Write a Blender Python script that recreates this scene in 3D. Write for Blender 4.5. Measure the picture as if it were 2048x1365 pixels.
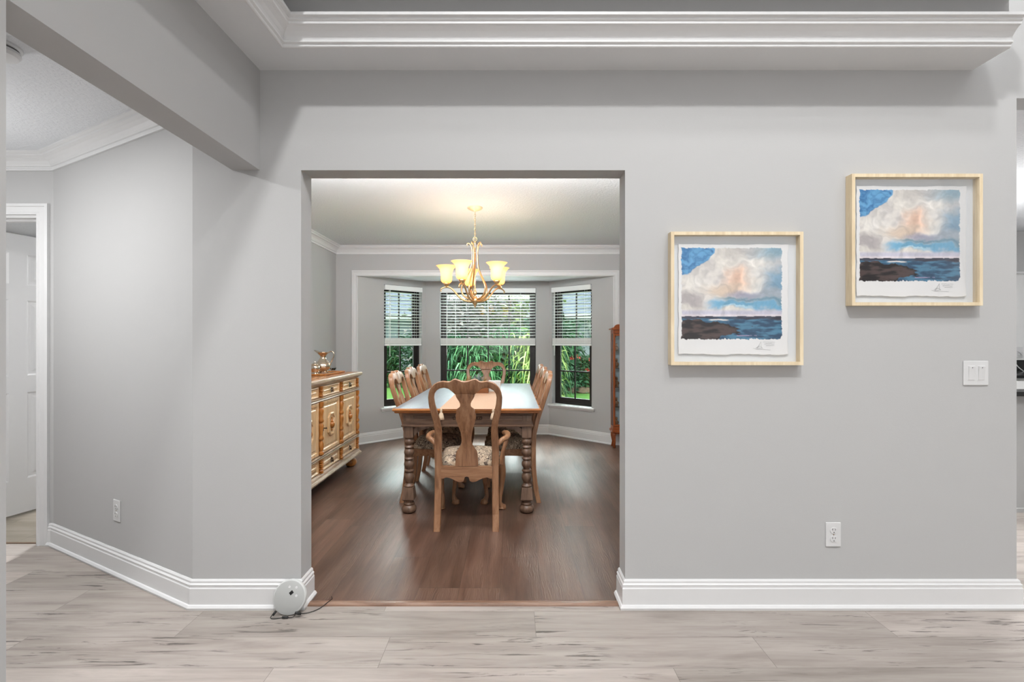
import bpy, bmesh, math, random
from mathutils import Vector, Matrix, noise as mn
random.seed(7)
PI = math.pi
for o in list(bpy.data.objects): bpy.data.objects.remove(o)
S = bpy.context.scene
C = S.collection

# ------------------------------------------------------------------ camera, world, light, exposure
H = 1.24            # eye height
F = 960.0           # focal length in px of a 2048 px wide frame
cam_d = bpy.data.cameras.new('camera'); cam = bpy.data.objects.new('camera', cam_d); C.objects.link(cam)
cam.location = (0, 0, H); cam.rotation_euler = (PI/2, 0, 0)
cam_d.sensor_width = 36; cam_d.lens = F/2048*36; cam_d.clip_start = 0.05; cam_d.clip_end = 200
S.camera = cam
S.view_settings.view_transform = 'Standard'; S.view_settings.look = 'None'
S.view_settings.gamma = 1.0; S.view_settings.use_curve_mapping = False
S.view_settings.exposure = 0.0
W = bpy.data.worlds.new('overcast_sky'); S.world = W; W.use_nodes = True
bg = W.node_tree.nodes['Background']; bg.inputs['Color'].default_value = (0.90, 0.96, 1.0, 1); bg.inputs['Strength'].default_value = 3.0

def area(name, loc, size, power, rot=(0,0,0), col=(1,1,1), shape='DISK', sy=None, spread=PI):
    l = bpy.data.lights.new(name, 'AREA'); l.shape = shape; l.size = size
    if sy: l.size_y = sy
    l.energy = power; l.color = col; l.spread = spread
    o = bpy.data.objects.new(name, l); C.objects.link(o); o.location = loc; o.rotation_euler = rot
    return o
def point(name, loc, r, power, col=(1,1,1)):
    l = bpy.data.lights.new(name, 'POINT'); l.shadow_soft_size = r; l.energy = power; l.color = col
    o = bpy.data.objects.new(name, l); C.objects.link(o); o.location = loc
    return o
sun_d = bpy.data.lights.new('veiled_sun', 'SUN'); sun_d.energy = 4.0; sun_d.angle = 0.35; sun_d.color = (1.0, 0.97, 0.9)
sun = bpy.data.objects.new('veiled_sun', sun_d); C.objects.link(sun); sun.rotation_euler = (math.radians(42), 0, math.radians(-25)); sun.location = (0, -5, 12)
area('overhead_key', (0.25, -0.8, 5.3), 0.30, 165)  # main key, stands in for a camera flash bounced off the ceiling
area('overhead_key', (1.6, 0.2, 5.3), 0.25, 46)
area('overhead_key', (3.9, -0.2, 5.3), 0.25, 34)
area('ceiling_fill', (1.6, -0.9, 5.3), 3.4, 60, shape='RECTANGLE', sy=2.6)  # added soft fill for the near room, not a fixture
area('rear_fill', (1.6, -2.9, 1.6), 5.0, 98, rot=(PI/2, 0, PI), shape='RECTANGLE', sy=2.2, col=(0.97, 0.985, 1.0))  # added ambient fill at the back wall, no window there
area('hall_downlight', (-2.35, 1.45, 2.355), 0.16, 34)
point('hall_fill', (-3.0, 1.95, 1.80), 0.18, 22)  # added fill for the hall ceiling and angled wall, no pendant hangs here
area('side_room_light', (-3.3, 4.6, 2.3), 0.4, 85)
area('kitchen_light', (3.4, 3.1, 2.35), 0.5, 34)
point('kitchen_fill', (3.6, 3.7, 1.7), 0.15, 45)  # added to brighten the kitchen, no pendant here
area('dining_fill', (-0.3, 2.85, 2.35), 2.6, 105, rot=(math.radians(66), 0, 0), shape='RECTANGLE', sy=0.5)  # added fill hidden behind the header, brightens the dining room walls
area('bay_window_fill', (-0.3, 8.6, 3.65), 6.0, 7000, rot=(math.radians(-76), 0, 0), shape='RECTANGLE', sy=2.4, col=(0.92, 0.97, 1.0))  # added lamp above the window view, boosts daylight into the bay

# ------------------------------------------------------------------ materials
def srgb(r, g, b):
    f = lambda c: (c/255/12.92) if c/255 <= 0.04045 else ((c/255+0.055)/1.055)**2.4
    return (f(r), f(g), f(b), 1)
def newmat(name):
    m = bpy.data.materials.new(name); m.use_nodes = True
    nt = m.node_tree; return m, nt, nt.nodes['Principled BSDF']
def nd(nt, typ, **kw):
    n = nt.nodes.new(typ)
    for k, v in kw.items(): setattr(n, k, v)
    return n
def mth(nt, op, a, b=None, c=None):
    n = nt.nodes.new('ShaderNodeMath'); n.operation = op
    for i, v in enumerate((a, b, c)):
        if v is None: continue
        if isinstance(v, (int, float)): n.inputs[i].default_value = v
        else: nt.links.new(v, n.inputs[i])
    return n.outputs[0]
def mixc(nt, fac, a, b, mode='MIX'):
    n = nt.nodes.new('ShaderNodeMix'); n.data_type = 'RGBA'; n.blend_type = mode; n.clamp_factor = True
    for i, v in ((0, fac), (6, a), (7, b)):
        if isinstance(v, (int, float, tuple)): n.inputs[i].default_value = v
        else: nt.links.new(v, n.inputs[i])
    return n.outputs[2]
def noise_tex(nt, vec, scale, detail=4, rough=0.5, dist=0.0):
    n = nd(nt, 'ShaderNodeTexNoise'); n.inputs['Scale'].default_value = scale; n.inputs['Detail'].default_value = detail
    n.inputs['Roughness'].default_value = rough; n.inputs['Distortion'].default_value = dist
    if vec is not None: nt.links.new(vec, n.inputs['Vector'])
    return n
def bump(nt, h, strength, dist=0.01):
    n = nd(nt, 'ShaderNodeBump'); n.inputs['Strength'].default_value = strength; n.inputs['Distance'].default_value = dist
    nt.links.new(h, n.inputs['Height']); return n.outputs[0]
def mapping(nt, src, scale):
    n = nd(nt, 'ShaderNodeMapping'); n.inputs['Scale'].default_value = scale; nt.links.new(src, n.inputs['Vector']); return n.outputs[0]
def ramp(nt, fac, stops):
    n = nd(nt, 'ShaderNodeValToRGB'); e = n.color_ramp.elements
    while len(e) < len(stops): e.new(0.5)
    for i, (p, c) in enumerate(stops): e[i].position = p; e[i].color = c
    nt.links.new(fac, n.inputs[0]); return n.outputs[0]
def plain(name, col, rough=0.5, metal=0.0, spec=0.5, nscale=30, namt=0.06, bstr=0.0, coat=0.0):
    m, nt, p = newmat(name)
    tc = nd(nt, 'ShaderNodeTexCoord')
    n = noise_tex(nt, tc.outputs['Object'], nscale, 3)
    dk = tuple(c*(1-namt) for c in col[:3]) + (1,)
    nt.links.new(mixc(nt, n.outputs[0], dk, col), p.inputs['Base Color'])
    p.inputs['Roughness'].default_value = rough; p.inputs['Metallic'].default_value = metal
    p.inputs['Specular IOR Level'].default_value = spec; p.inputs['Coat Weight'].default_value = coat
    if bstr: nt.links.new(bump(nt, n.outputs[0], bstr, 0.004), p.inputs['Normal'])
    return m
def emis(name, col, strength):
    m, nt, p = newmat(name)
    p.inputs['Base Color'].default_value = col; p.inputs['Emission Color'].default_value = col; p.inputs['Emission Strength'].default_value = strength
    return m
def wood(name, dark, mid, light, rough=0.35, scale=(14, 14, 1.6), bstr=0.05):
    m, nt, p = newmat(name)
    tc = nd(nt, 'ShaderNodeTexCoord')
    v = mapping(nt, tc.outputs['Object'], scale)
    n1 = noise_tex(nt, v, 3.0, 6, 0.6, 0.6)
    v2 = mapping(nt, tc.outputs['Object'], tuple(s*5 for s in scale))
    n2 = noise_tex(nt, v2, 4.0, 3, 0.6)
    c = ramp(nt, n1.outputs[0], [(0.3, dark), (0.5, mid), (0.72, light)])
    c = mixc(nt, mth(nt, 'MULTIPLY', n2.outputs[0], 0.35), c, dark)
    nt.links.new(c, p.inputs['Base Color']); p.inputs['Roughness'].default_value = rough
    nt.links.new(bump(nt, n2.outputs[0], bstr, 0.002), p.inputs['Normal'])
    return m
def planks(name, along, width, length, y0, offs, cols, streak, rough, seam=(0.05,0.045,0.04,1), seam_w=0.0022, cathedral=0.0, rbump=0.1):
    m, nt, p = newmat(name)
    geo = nd(nt, 'ShaderNodeNewGeometry'); sep = nd(nt, 'ShaderNodeSeparateXYZ'); nt.links.new(geo.outputs['Position'], sep.inputs[0])
    if along == 'x': L_, A_ = sep.outputs[0], sep.outputs[1]
    else: L_, A_ = sep.outputs[1], sep.outputs[0]
    a = mth(nt, 'DIVIDE', mth(nt, 'SUBTRACT', A_, y0), width)
    row = mth(nt, 'FLOOR', a); fa = mth(nt, 'SUBTRACT', a, row)
    off = mth(nt, 'ADD', mth(nt, 'ADD', mth(nt, 'MULTIPLY', row, offs[0]), mth(nt, 'MULTIPLY', mth(nt, 'MULTIPLY', row, row), offs[1])), offs[2])
    l = mth(nt, 'SUBTRACT', mth(nt, 'DIVIDE', L_, length), off)
    col = mth(nt, 'FLOOR', l); fl = mth(nt, 'SUBTRACT', l, col)
    cmb = nd(nt, 'ShaderNodeCombineXYZ'); nt.links.new(row, cmb.inputs[0]); nt.links.new(col, cmb.inputs[1])
    wn = nd(nt, 'ShaderNodeTexWhiteNoise'); nt.links.new(cmb.outputs[0], wn.inputs['Vector'])
    # grain, shifted per plank
    gv = nd(nt, 'ShaderNodeCombineXYZ')
    nt.links.new(mth(nt, 'ADD', L_, mth(nt, 'MULTIPLY', wn.outputs[0], 37)), gv.inputs[0])
    nt.links.new(A_, gv.inputs[1]); nt.links.new(mth(nt, 'MULTIPLY', wn.outputs[0], 11), gv.inputs[2])
    g1 = noise_tex(nt, mapping(nt, gv.outputs[0], (1.0, 9, 1)), 1.6, 5, 0.6, 0.4)
    g2 = noise_tex(nt, mapping(nt, gv.outputs[0], (2.5, 60, 1)), 2.0, 4, 0.6, 0.2)
    c = ramp(nt, g1.outputs[0], [(0.28, cols[0]), (0.5, cols[1]), (0.7, cols[2])])
    c = mixc(nt, mth(nt, 'MULTIPLY', mth(nt, 'SUBTRACT', g2.outputs[0], 0.45), 0.8), c, cols[0])
    tint = ramp(nt, wn.outputs[0], [(0.0, (0.82, 0.81, 0.80, 1)), (1.0, (1.12, 1.10, 1.10, 1))])
    c = mixc(nt, 1.0, c, tint, 'MULTIPLY')
    hgt = g2.outputs[0]
    if streak:
        s1 = noise_tex(nt, mapping(nt, gv.outputs[0], (2.2, 30, 1)), 1.7, 5, 0.65, 1.0)
        s2 = noise_tex(nt, mapping(nt, gv.outputs[0], (1, 3, 1)), 1.6, 2)
        f = mth(nt, 'MULTIPLY', mth(nt, 'MULTIPLY', mth(nt, 'SUBTRACT', s1.outputs[0], 0.56), 9), mth(nt, 'MULTIPLY', mth(nt, 'SUBTRACT', s2.outputs[0], 0.44), 7))
        pos = mth(nt, 'MULTIPLY', mth(nt, 'GREATER_THAN', s1.outputs[0], 0.56), mth(nt, 'GREATER_THAN', s2.outputs[0], 0.44))
        f = mth(nt, 'MINIMUM', mth(nt, 'MULTIPLY', f, pos), 0.8)
        c = mixc(nt, f, c, streak)
    if cathedral:
        wv = nd(nt, 'ShaderNodeTexWave'); wv.wave_type = 'BANDS'; wv.bands_direction = 'Y'
        wv.inputs['Scale'].default_value = 5.5; wv.inputs['Distortion'].default_value = 16.0; wv.inputs['Detail'].default_value = 2.5; wv.inputs['Detail Scale'].default_value = 0.8
        nt.links.new(mapping(nt, gv.outputs[0], (1.1, 6.0, 1)), wv.inputs['Vector'])
        wf = mth(nt, 'POWER', wv.outputs[1], 3.0)
        wmask = noise_tex(nt, mapping(nt, gv.outputs[0], (0.9, 2.5, 1)), 2.0, 2)
        wm = ramp(nt, wmask.outputs[0], [(0.42, (0,0,0,1)), (0.6, (1,1,1,1))])
        wf = mth(nt, 'MULTIPLY', wf, wm)
        c = mixc(nt, mth(nt, 'MULTIPLY', wf, cathedral), c, cols[3])
        hgt = mth(nt, 'ADD', mth(nt, 'MULTIPLY', wf, 0.8), g2.outputs[0])
    sw = seam_w/width; sl = seam_w/length
    e = mth(nt, 'MAXIMUM', mth(nt, 'LESS_THAN', fa, sw), mth(nt, 'LESS_THAN', fl, sl))
    c = mixc(nt, mth(nt, 'MULTIPLY', e, 0.75), c, seam)
    nt.links.new(c, p.inputs['Base Color'])
    p.inputs['Specular IOR Level'].default_value = 0.5
    rr = nd(nt, 'ShaderNodeMapRange'); nt.links.new(hgt, rr.inputs[0]); rr.inputs[3].default_value = rough-0.06; rr.inputs[4].default_value = rough+0.1
    nt.links.new(rr.outputs[0], p.inputs['Roughness'])
    nt.links.new(bump(nt, mth(nt, 'SUBTRACT', hgt, e), rbump, 0.002), p.inputs['Normal'])
    return m
def textured_white(name, col, sc=55, st=0.35):
    m, nt, p = newmat(name)
    geo = nd(nt, 'ShaderNodeNewGeometry')
    n = noise_tex(nt, geo.outputs['Position'], sc, 4, 0.6)
    r = ramp(nt, n.outputs[0], [(0.42, (0,0,0,1)), (0.6, (1,1,1,1))])
    p.inputs['Base Color'].default_value = col; p.inputs['Roughness'].default_value = 0.9; p.inputs['Specular IOR Level'].default_value = 0.1
    nt.links.new(bump(nt, r, st, 0.004), p.inputs['Normal'])
    return m
def glassm(name, tint=(1,1,1,1), refl=1.0, rough=0.0):
    m, nt, p = newmat(name)
    nt.nodes.remove(p); out = nt.nodes['Material Output']
    tr = nd(nt, 'ShaderNodeBsdfTransparent'); tr.inputs[0].default_value = tint
    gl = nd(nt, 'ShaderNodeBsdfGlossy'); gl.inputs['Roughness'].default_value = rough
    fr = nd(nt, 'ShaderNodeFresnel'); fr.inputs[0].default_value = 1.45
    mx = nd(nt, 'ShaderNodeMixShader'); nt.links.new(mth(nt, 'MULTIPLY', fr.outputs[0], refl), mx.inputs[0])
    nt.links.new(tr.outputs[0], mx.inputs[1]); nt.links.new(gl.outputs[0], mx.inputs[2]); nt.links.new(mx.outputs[0], out.inputs[0])
    return m

M = {}
M['wall'] = textured_white('grey_wall_paint', (0.468, 0.467, 0.465, 1), 220, 0.05)
M['trim'] = plain('white_trim_paint', (0.70, 0.70, 0.70, 1), 0.35, namt=0.02)
M['ledge'] = plain('white_ledge_paint', (0.72, 0.73, 0.74, 1), 0.8, namt=0.02)
M['ceil'] = textured_white('textured_ceiling_paint', (0.73, 0.745, 0.765, 1), 60, 0.5)
M['floor'] = planks('light_plank_floor', 'x', 0.19, 1.515, 2.198, (-0.3825, 0.0715, -0.388),
    [(0.27,0.235,0.21,1), (0.385,0.345,0.315,1), (0.46,0.42,0.385,1)], (0.055,0.045,0.04,1), 0.48, seam=(0.16,0.14,0.12,1), rbump=0.05)
M['brown'] = planks('brown_plank_floor', 'y', 0.205, 1.25, -0.06, (0.41, 0.137, 0.2),
    [(0.068,0.036,0.024,1), (0.115,0.062,0.042,1), (0.155,0.089,0.062,1), (0.24,0.165,0.125,1)], None, 0.34, seam=(0.05,0.03,0.02,1), seam_w=0.0025, cathedral=0.42, rbump=0.2)
M['taupe'] = planks('taupe_plank_floor', 'x', 0.19, 1.2, 0.1, (0.3, 0.11, 0.2),
    [(0.13,0.11,0.085,1), (0.20,0.175,0.14,1), (0.27,0.24,0.20,1)], None, 0.45, rbump=0.05)
M['oak'] = wood('honey_oak', srgb(116,80,56), srgb(156,112,80), srgb(182,140,106))
M['oak_x'] = wood('honey_oak_across', srgb(116,80,56), srgb(156,112,80), srgb(182,140,106), scale=(1.6,14,14))
M['table_wood'] = wood('grey_brown_table_wood', srgb(78,57,44), srgb(112,87,70), srgb(134,106,86), 0.4)
M['table_wood_x'] = wood('grey_brown_table_wood_across', srgb(78,57,44), srgb(112,87,70), srgb(134,106,86), 0.4, scale=(1.6,14,14))
M['edge_wood'] = wood('amber_edge_wood', srgb(140,84,44), srgb(178,114,64), srgb(200,140,88), 0.25, scale=(1.6,6,14))
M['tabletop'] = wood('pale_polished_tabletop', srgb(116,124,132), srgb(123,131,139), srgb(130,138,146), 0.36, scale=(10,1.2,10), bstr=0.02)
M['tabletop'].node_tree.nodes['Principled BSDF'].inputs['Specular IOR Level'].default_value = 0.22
M['sb_pale'] = wood('pale_ash_panel', srgb(190,150,106), srgb(218,182,138), srgb(232,202,162), 0.35)
M['sb_amber'] = wood('amber_turned_wood', srgb(136,80,30), srgb(186,120,56), srgb(210,150,84), 0.28)
M['sb_mould'] = wood('waxed_moulding_wood', srgb(150,128,106), srgb(188,168,148), srgb(206,190,174), 0.22, scale=(14,1.6,14))
M['sb_top'] = wood('sideboard_top_wood', srgb(150,96,56), srgb(184,128,84), srgb(204,150,104), 0.25, scale=(14,1.6,14))
M['cherry'] = wood('cherry_cabinet_wood', srgb(110,48,18), srgb(158,80,34), srgb(184,104,50), 0.3)
M['frame_wood'] = wood('pale_maple_frame', srgb(206,186,152), srgb(224,206,174), srgb(236,222,194), 0.45)
M['dark_metal'] = plain('dark_bronze_hardware', (0.06,0.035,0.02,1), 0.35, metal=0.8)
M['gold'] = plain('antique_gold_metal', (0.72,0.50,0.26,1), 0.3, metal=0.9, nscale=60, namt=0.35)
M['canopy'] = plain('cream_gold_metal', (0.85,0.62,0.38,1), 0.4, metal=0.4)
M['silver'] = plain('tarnished_silver', (0.72,0.62,0.50,1), 0.12, metal=1.0, nscale=40, namt=0.25)
M['black'] = plain('black_window_frame', (0.012,0.009,0.008,1), 0.4)
M['cord'] = plain('black_cord', (0.01,0.01,0.01,1), 0.5)
M['plastic'] = plain('white_plastic', (0.64,0.64,0.64,1), 0.35, namt=0.01)
M['plastic_d'] = plain('grey_slot_plastic', (0.10,0.10,0.10,1), 0.5)
M['disc'] = plain('grey_disc_plastic', (0.40,0.405,0.395,1), 0.5, namt=0.02)
M['blind'] = plain('white_blind_slat', (0.85,0.87,0.86,1), 0.4, namt=0.02)
M['glass'] = glassm('window_glass', (0.93,0.98,0.96,1), 0.8)
M['pglass'] = glassm('picture_glass', (1,1,1,1), 0.3)
M['cglass'] = glassm('cabinet_glass', (0.96,0.98,0.98,1), 1.0)
M['drink'] = glassm('clear_glassware', (0.985,0.985,0.985,1), 1.6, 0.03)
M['mat'] = plain('white_picture_backing', (0.74,0.77,0.80,1), 0.8, namt=0.02)
M['runner'] = plain('tan_woven_runner', srgb(206,168,140), 0.95, nscale=160, namt=0.35, bstr=0.5)
M['tassel'] = plain('cream_tassel_yarn', srgb(214,190,162), 0.95, nscale=120, namt=0.3)
M['box_wood'] = wood('dark_planter_wood', srgb(76,40,16), srgb(118,68,30), srgb(138,84,42), 0.5, scale=(2,14,14))
M['paper_white'] = plain('white_patterned_card', (0.72,0.72,0.70,1), 0.7, nscale=90, namt=0.25)
M['succulent'] = plain('grey_green_leaf', srgb(150,168,164), 0.6, nscale=30, namt=0.3)
M['dry'] = plain('dry_tan_leaf', srgb(176,140,92), 0.7, nscale=30, namt=0.3)
M['moss'] = plain('dark_moss', srgb(60,54,34), 0.9, nscale=80, namt=0.5)
M['granite'] = plain('black_granite', (0.012,0.012,0.012,1), 0.15, nscale=300, namt=0.6)
M['cabinet_grey'] = plain('grey_panel_paint', (0.38,0.38,0.375,1), 0.5, namt=0.03)
M['cabinet_white'] = plain('white_cabinet_paint', (0.75,0.75,0.74,1), 0.4, namt=0.02)
M['tile'] = plain('white_wall_tile', (0.78,0.78,0.77,1), 0.3, namt=0.03)
M['backmirror'] = plain('pale_blue_cabinet_back', (0.50,0.58,0.62,1), 0.3, metal=0.0, namt=0.02)
M['ceramic'] = plain('brown_ceramic', srgb(150,104,66), 0.35, nscale=40, namt=0.6)
M['lawn'] = plain('lawn_grass', (0.11,0.30,0.045,1), 0.9, nscale=6, namt=0.4)
M['leaf'] = plain('green_leaf', (0.05,0.14,0.055,1), 0.5, spec=0.15, nscale=3, namt=0.5)
M['leaf2'] = plain('yellow_green_leaf', (0.20,0.27,0.075,1), 0.5, spec=0.15, nscale=3, namt=0.5)
M['leaf3'] = plain('deep_green_leaf', (0.03,0.095,0.045,1), 0.55, spec=0.15, nscale=3, namt=0.4)
M['leaf4'] = plain('silvery_leaf', (0.27,0.25,0.235,1), 0.6, spec=0.15, nscale=3, namt=0.5)
M['stem'] = plain('brown_stem', (0.12,0.07,0.04,1), 0.8)
M['flower'] = plain('red_petal', (0.75,0.06,0.05,1), 0.5)
M['shingle'] = plain('grey_shingle', (0.17,0.20,0.26,1), 0.9, nscale=12, namt=0.45)
M['stucco'] = plain('pale_grey_stucco', (0.22,0.245,0.275,1), 0.9)
M['fascia'] = plain('dark_fascia', (0.10,0.11,0.12,1), 0.7)
M['white_ext'] = plain('white_exterior_trim', (0.4,0.41,0.42,1), 0.6)
M['rock'] = plain('brown_rock', (0.22,0.15,0.10,1), 0.9, nscale=8, namt=0.5)
# seat fabric
m, nt, p = newmat('paisley_seat_fabric')
tc = nd(nt, 'ShaderNodeTexCoord')
n0 = noise_tex(nt, tc.outputs['Object'], 16, 5, 0.6, 1.2)
wv = nd(nt, 'ShaderNodeTexWave'); wv.wave_type = 'RINGS'; wv.inputs['Scale'].default_value = 16; wv.inputs['Distortion'].default_value = 22; wv.inputs['Detail'].default_value = 3; wv.inputs['Detail Scale'].default_value = 1.5
nt.links.new(tc.outputs['Object'], wv.inputs['Vector'])
c1 = ramp(nt, n0.outputs[0], [(0.38, srgb(70,60,56)), (0.5, srgb(120,104,92)), (0.62, srgb(182,160,136))])
c2 = mixc(nt, mth(nt, 'MULTIPLY', mth(nt, 'POWER', wv.outputs[1], 2.5), 0.75), c1, srgb(208,190,166))
nt.links.new(c2, p.inputs['Base Color']); p.inputs['Roughness'].default_value = 0.9; p.inputs['Specular IOR Level'].default_value = 0.1
M['fabric'] = m
# frosted lamp shade glass, lit from inside
m, nt, p = newmat('frosted_amber_shade_glass')
p.inputs['Base Color'].default_value = (0.95, 0.70, 0.42, 1); p.inputs['Roughness'].default_value = 0.4
out = nt.nodes['Material Output']; tl = nd(nt, 'ShaderNodeBsdfTranslucent'); tl.inputs[0].default_value = (1.0, 0.74, 0.43, 1)
mx = nd(nt, 'ShaderNodeMixShader'); mx.inputs[0].default_value = 0.6
p.inputs['Emission Color'].default_value = (1.0, 0.66, 0.30, 1); p.inputs['Emission Strength'].default_value = 0.35
nt.links.new(p.outputs[0], mx.inputs[1]); nt.links.new(tl.outputs[0], mx.inputs[2]); nt.links.new(mx.outputs[0], out.inputs[0])
M['shade'] = m
M['bulb'] = emis('glowing_bulb', (1.0, 0.78, 0.5, 1), 14)
# vertex coloured art
m, nt, p = newmat('painted_paper')
at = nd(nt, 'ShaderNodeVertexColor'); at.layer_name = 'paint'; nt.links.new(at.outputs[0], p.inputs['Base Color']); p.inputs['Roughness'].default_value = 0.7
M['art'] = m

# ------------------------------------------------------------------ mesh builder
class MB:
    def __init__(s): s.bm = bmesh.new()
    def box(s, x0, x1, y0, y1, z0, z1, mat=None):
        vs = [s.bm.verts.new(v) for v in ((x0,y0,z0),(x1,y0,z0),(x1,y1,z0),(x0,y1,z0),(x0,y0,z1),(x1,y0,z1),(x1,y1,z1),(x0,y1,z1))]
        if mat is not None:
            for v in vs: v.co = mat @ v.co
        for f in ((3,2,1,0),(4,5,6,7),(0,1,5,4),(1,2,6,5),(2,3,7,6),(3,0,4,7)): s.bm.faces.new([vs[i] for i in f])
        return s
    def prism(s, poly, fn0, fn1):
        """poly: list of 2D points; fn0/fn1 map a 2D point to the two faces' 3D points"""
        a = [s.bm.verts.new(fn0(p)) for p in poly]; b = [s.bm.verts.new(fn1(p)) for p in poly]
        n = len(poly)
        try: s.bm.faces.new(a[::-1]); s.bm.faces.new(b)
        except Exception: pass
        for i in range(n): s.bm.faces.new((a[i], a[(i+1)%n], b[(i+1)%n], b[i]))
        return s
    def lathe(s, prof, cx=0, cy=0, n=24, axis='z', mat=None, ang=2*PI):
        rings = []
        for r, z in prof:
            ring = []
            for k in range(n):
                a = ang*k/n
                v = Vector((r*math.cos(a), r*math.sin(a), z))
                if axis == 'x': v = Vector((v.z, v.x, v.y))
                elif axis == 'y': v = Vector((v.x, v.z, v.y))
                v += Vector((cx, cy, 0))
                if mat is not None: v = mat @ v
                ring.append(s.bm.verts.new(v))
            rings.append(ring)
        for i in range(len(rings)-1):
            for k in range(n):
                s.bm.faces.new((rings[i][k], rings[i][(k+1)%n], rings[i+1][(k+1)%n], rings[i+1][k]))
        for ring, r in ((rings[0][::-1], prof[0][0]), (rings[-1], prof[-1][0])):
            if r > 1e-6: s.bm.faces.new(ring)
        bmesh.ops.remove_doubles(s.bm, verts=[v for v in s.bm.verts if v.is_valid], dist=1e-6)
        return s
    def tube(s, pts, rad, n=8, closed=False, sx=1.0):
        pts = [Vector(p) for p in pts]; N = len(pts)
        rads = rad if isinstance(rad, (list, tuple)) else [rad]*N
        rings = []; up = Vector((0.13, 0.21, 1)).normalized(); prev = None
        for i, p in enumerate(pts):
            if closed: t = pts[(i+1)%N]-pts[i-1]
            else: t = pts[min(i+1, N-1)]-pts[max(i-1, 0)]
            t.normalize()
            if prev is None: a = t.cross(up).normalized()
            else: a = (prev - t*prev.dot(t)).normalized()
            prev = a; b = t.cross(a)
            rings.append([s.bm.verts.new(p + (a*math.cos(2*PI*k/n)*sx + b*math.sin(2*PI*k/n))*rads[i]) for k in range(n)])
        for i in range(N if closed else N-1):
            r0, r1 = rings[i], rings[(i+1)%N]
            for k in range(n): s.bm.faces.new((r0[k], r0[(k+1)%n], r1[(k+1)%n], r1[k]))
        if not closed: s.bm.faces.new(rings[0][::-1]); s.bm.faces.new(rings[-1])
        return s
    def sweep(s, path, prof, side=1, z0=0.0, closed=False):
        """path: 2D floor points; prof: (out, z) closed outline; offset to the right of travel * side, mitred"""
        P = [Vector(p) for p in path]; N = len(P); rings = []
        for i in range(N):
            d0 = (P[i]-P[i-1]).normalized() if (i > 0 or closed) else (P[1]-P[0]).normalized()
            d1 = (P[(i+1)%N]-P[i]).normalized() if (i < N-1 or closed) else d0
            n0 = Vector((d0.y, -d0.x))*side; n1 = Vector((d1.y, -d1.x))*side
            m_ = n0+n1; m_ = m_/max(m_.length_squared, 1e-6)*2
            rings.append([s.bm.verts.new((P[i].x+m_.x*o, P[i].y+m_.y*o, z0+z)) for o, z in prof])
        K = len(prof)
        for i in range(N if closed else N-1):
            r0, r1 = rings[i], rings[(i+1)%N]
            for k in range(K): s.bm.faces.new((r0[k], r0[(k+1)%K], r1[(k+1)%K], r1[k]))
        if not closed: s.bm.faces.new(rings[0][::-1]); s.bm.faces.new(rings[-1])
        return s
    def strip(s, rows):
        """rows: list of rows of 3D points -> grid"""
        R = [[s.bm.verts.new(p) for p in r] for r in rows]
        for i in range(len(R)-1):
            for k in range(len(R[0])-1): s.bm.faces.new((R[i][k], R[i][k+1], R[i+1][k+1], R[i+1][k]))
        return R
    def xf(s, mat): bmesh.ops.transform(s.bm, matrix=mat, verts=s.bm.verts[:]); return s
    def build(s, name, mat, parent=None, smooth=False, bevel=0, recalc=True, loc=None):
        if recalc: bmesh.ops.recalc_face_normals(s.bm, faces=s.bm.faces[:])
        me = bpy.data.meshes.new(name); s.bm.to_mesh(me); s.bm.free()
        mats = mat if isinstance(mat, (list, tuple)) else [mat]
        for m_ in mats: me.materials.append(m_)
        o = bpy.data.objects.new(name, me); C.objects.link(o)
        if parent: o.parent = parent
        if loc: o.location = loc
        if smooth:
            for p_ in me.polygons: p_.use_smooth = True
            if smooth == 'auto':
                bm2 = bmesh.new(); bm2.from_mesh(me)
                for e in bm2.edges:
                    if len(e.link_faces) == 2 and e.calc_face_angle(0) > 0.7: e.smooth = False
                bm2.to_mesh(me); bm2.free()
        if bevel:
            b = o.modifiers.new('bevel', 'BEVEL'); b.width = bevel; b.segments = 2; b.limit_method = 'ANGLE'; b.angle_limit = 0.6
        return o
def tag(o, label, cat, group=None, kind=None):
    o['label'] = label; o['category'] = cat
    if group: o['group'] = group
    if kind: o['kind'] = kind
    return o
def struct(o): o['kind'] = 'structure'; return o
def thing(name, label, cat, loc=(0,0,0), rotz=0, group=None):
    o = bpy.data.objects.new(name, None); C.objects.link(o); o.location = loc; o.rotation_euler = (0,0,rotz)
    o.empty_display_size = 0.05
    return tag(o, label, cat, group)
def copy_tree(o, parent=None):
    c = o.copy(); C.objects.link(c); c.parent = parent
    for ch in list(o.children): copy_tree(ch, c)
    return c
def smooth_poly(pts, it=2, closed=True):
    for _ in range(it):
        q = []; n = len(pts)
        rng = range(n) if closed else range(n-1)
        if not closed: q.append(pts[0])
        for i in rng:
            a, b = pts[i], pts[(i+1)%n]
            q.append(tuple(a[k]*0.75+b[k]*0.25 for k in range(len(a)))); q.append(tuple(a[k]*0.25+b[k]*0.75 for k in range(len(a))))
        if not closed: q.append(pts[-1])
        pts = q
    return pts

# ------------------------------------------------------------------ the setting
D0 = F/430.0; T = 0.114; D1 = D0+T
OL, OR = -0.981, 0.526      # opening left / right
ZO = 2.035; ZL = 2.50; ZC = 2.37; ZT = 5.4
CX, CY = -2.787, F/329.0     # far end of the angled hall wall
WX = 2.347
RW, LW = 1.47, -2.10         # dining room side walls
RY = F/167.7                 # dining room rear wall
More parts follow.
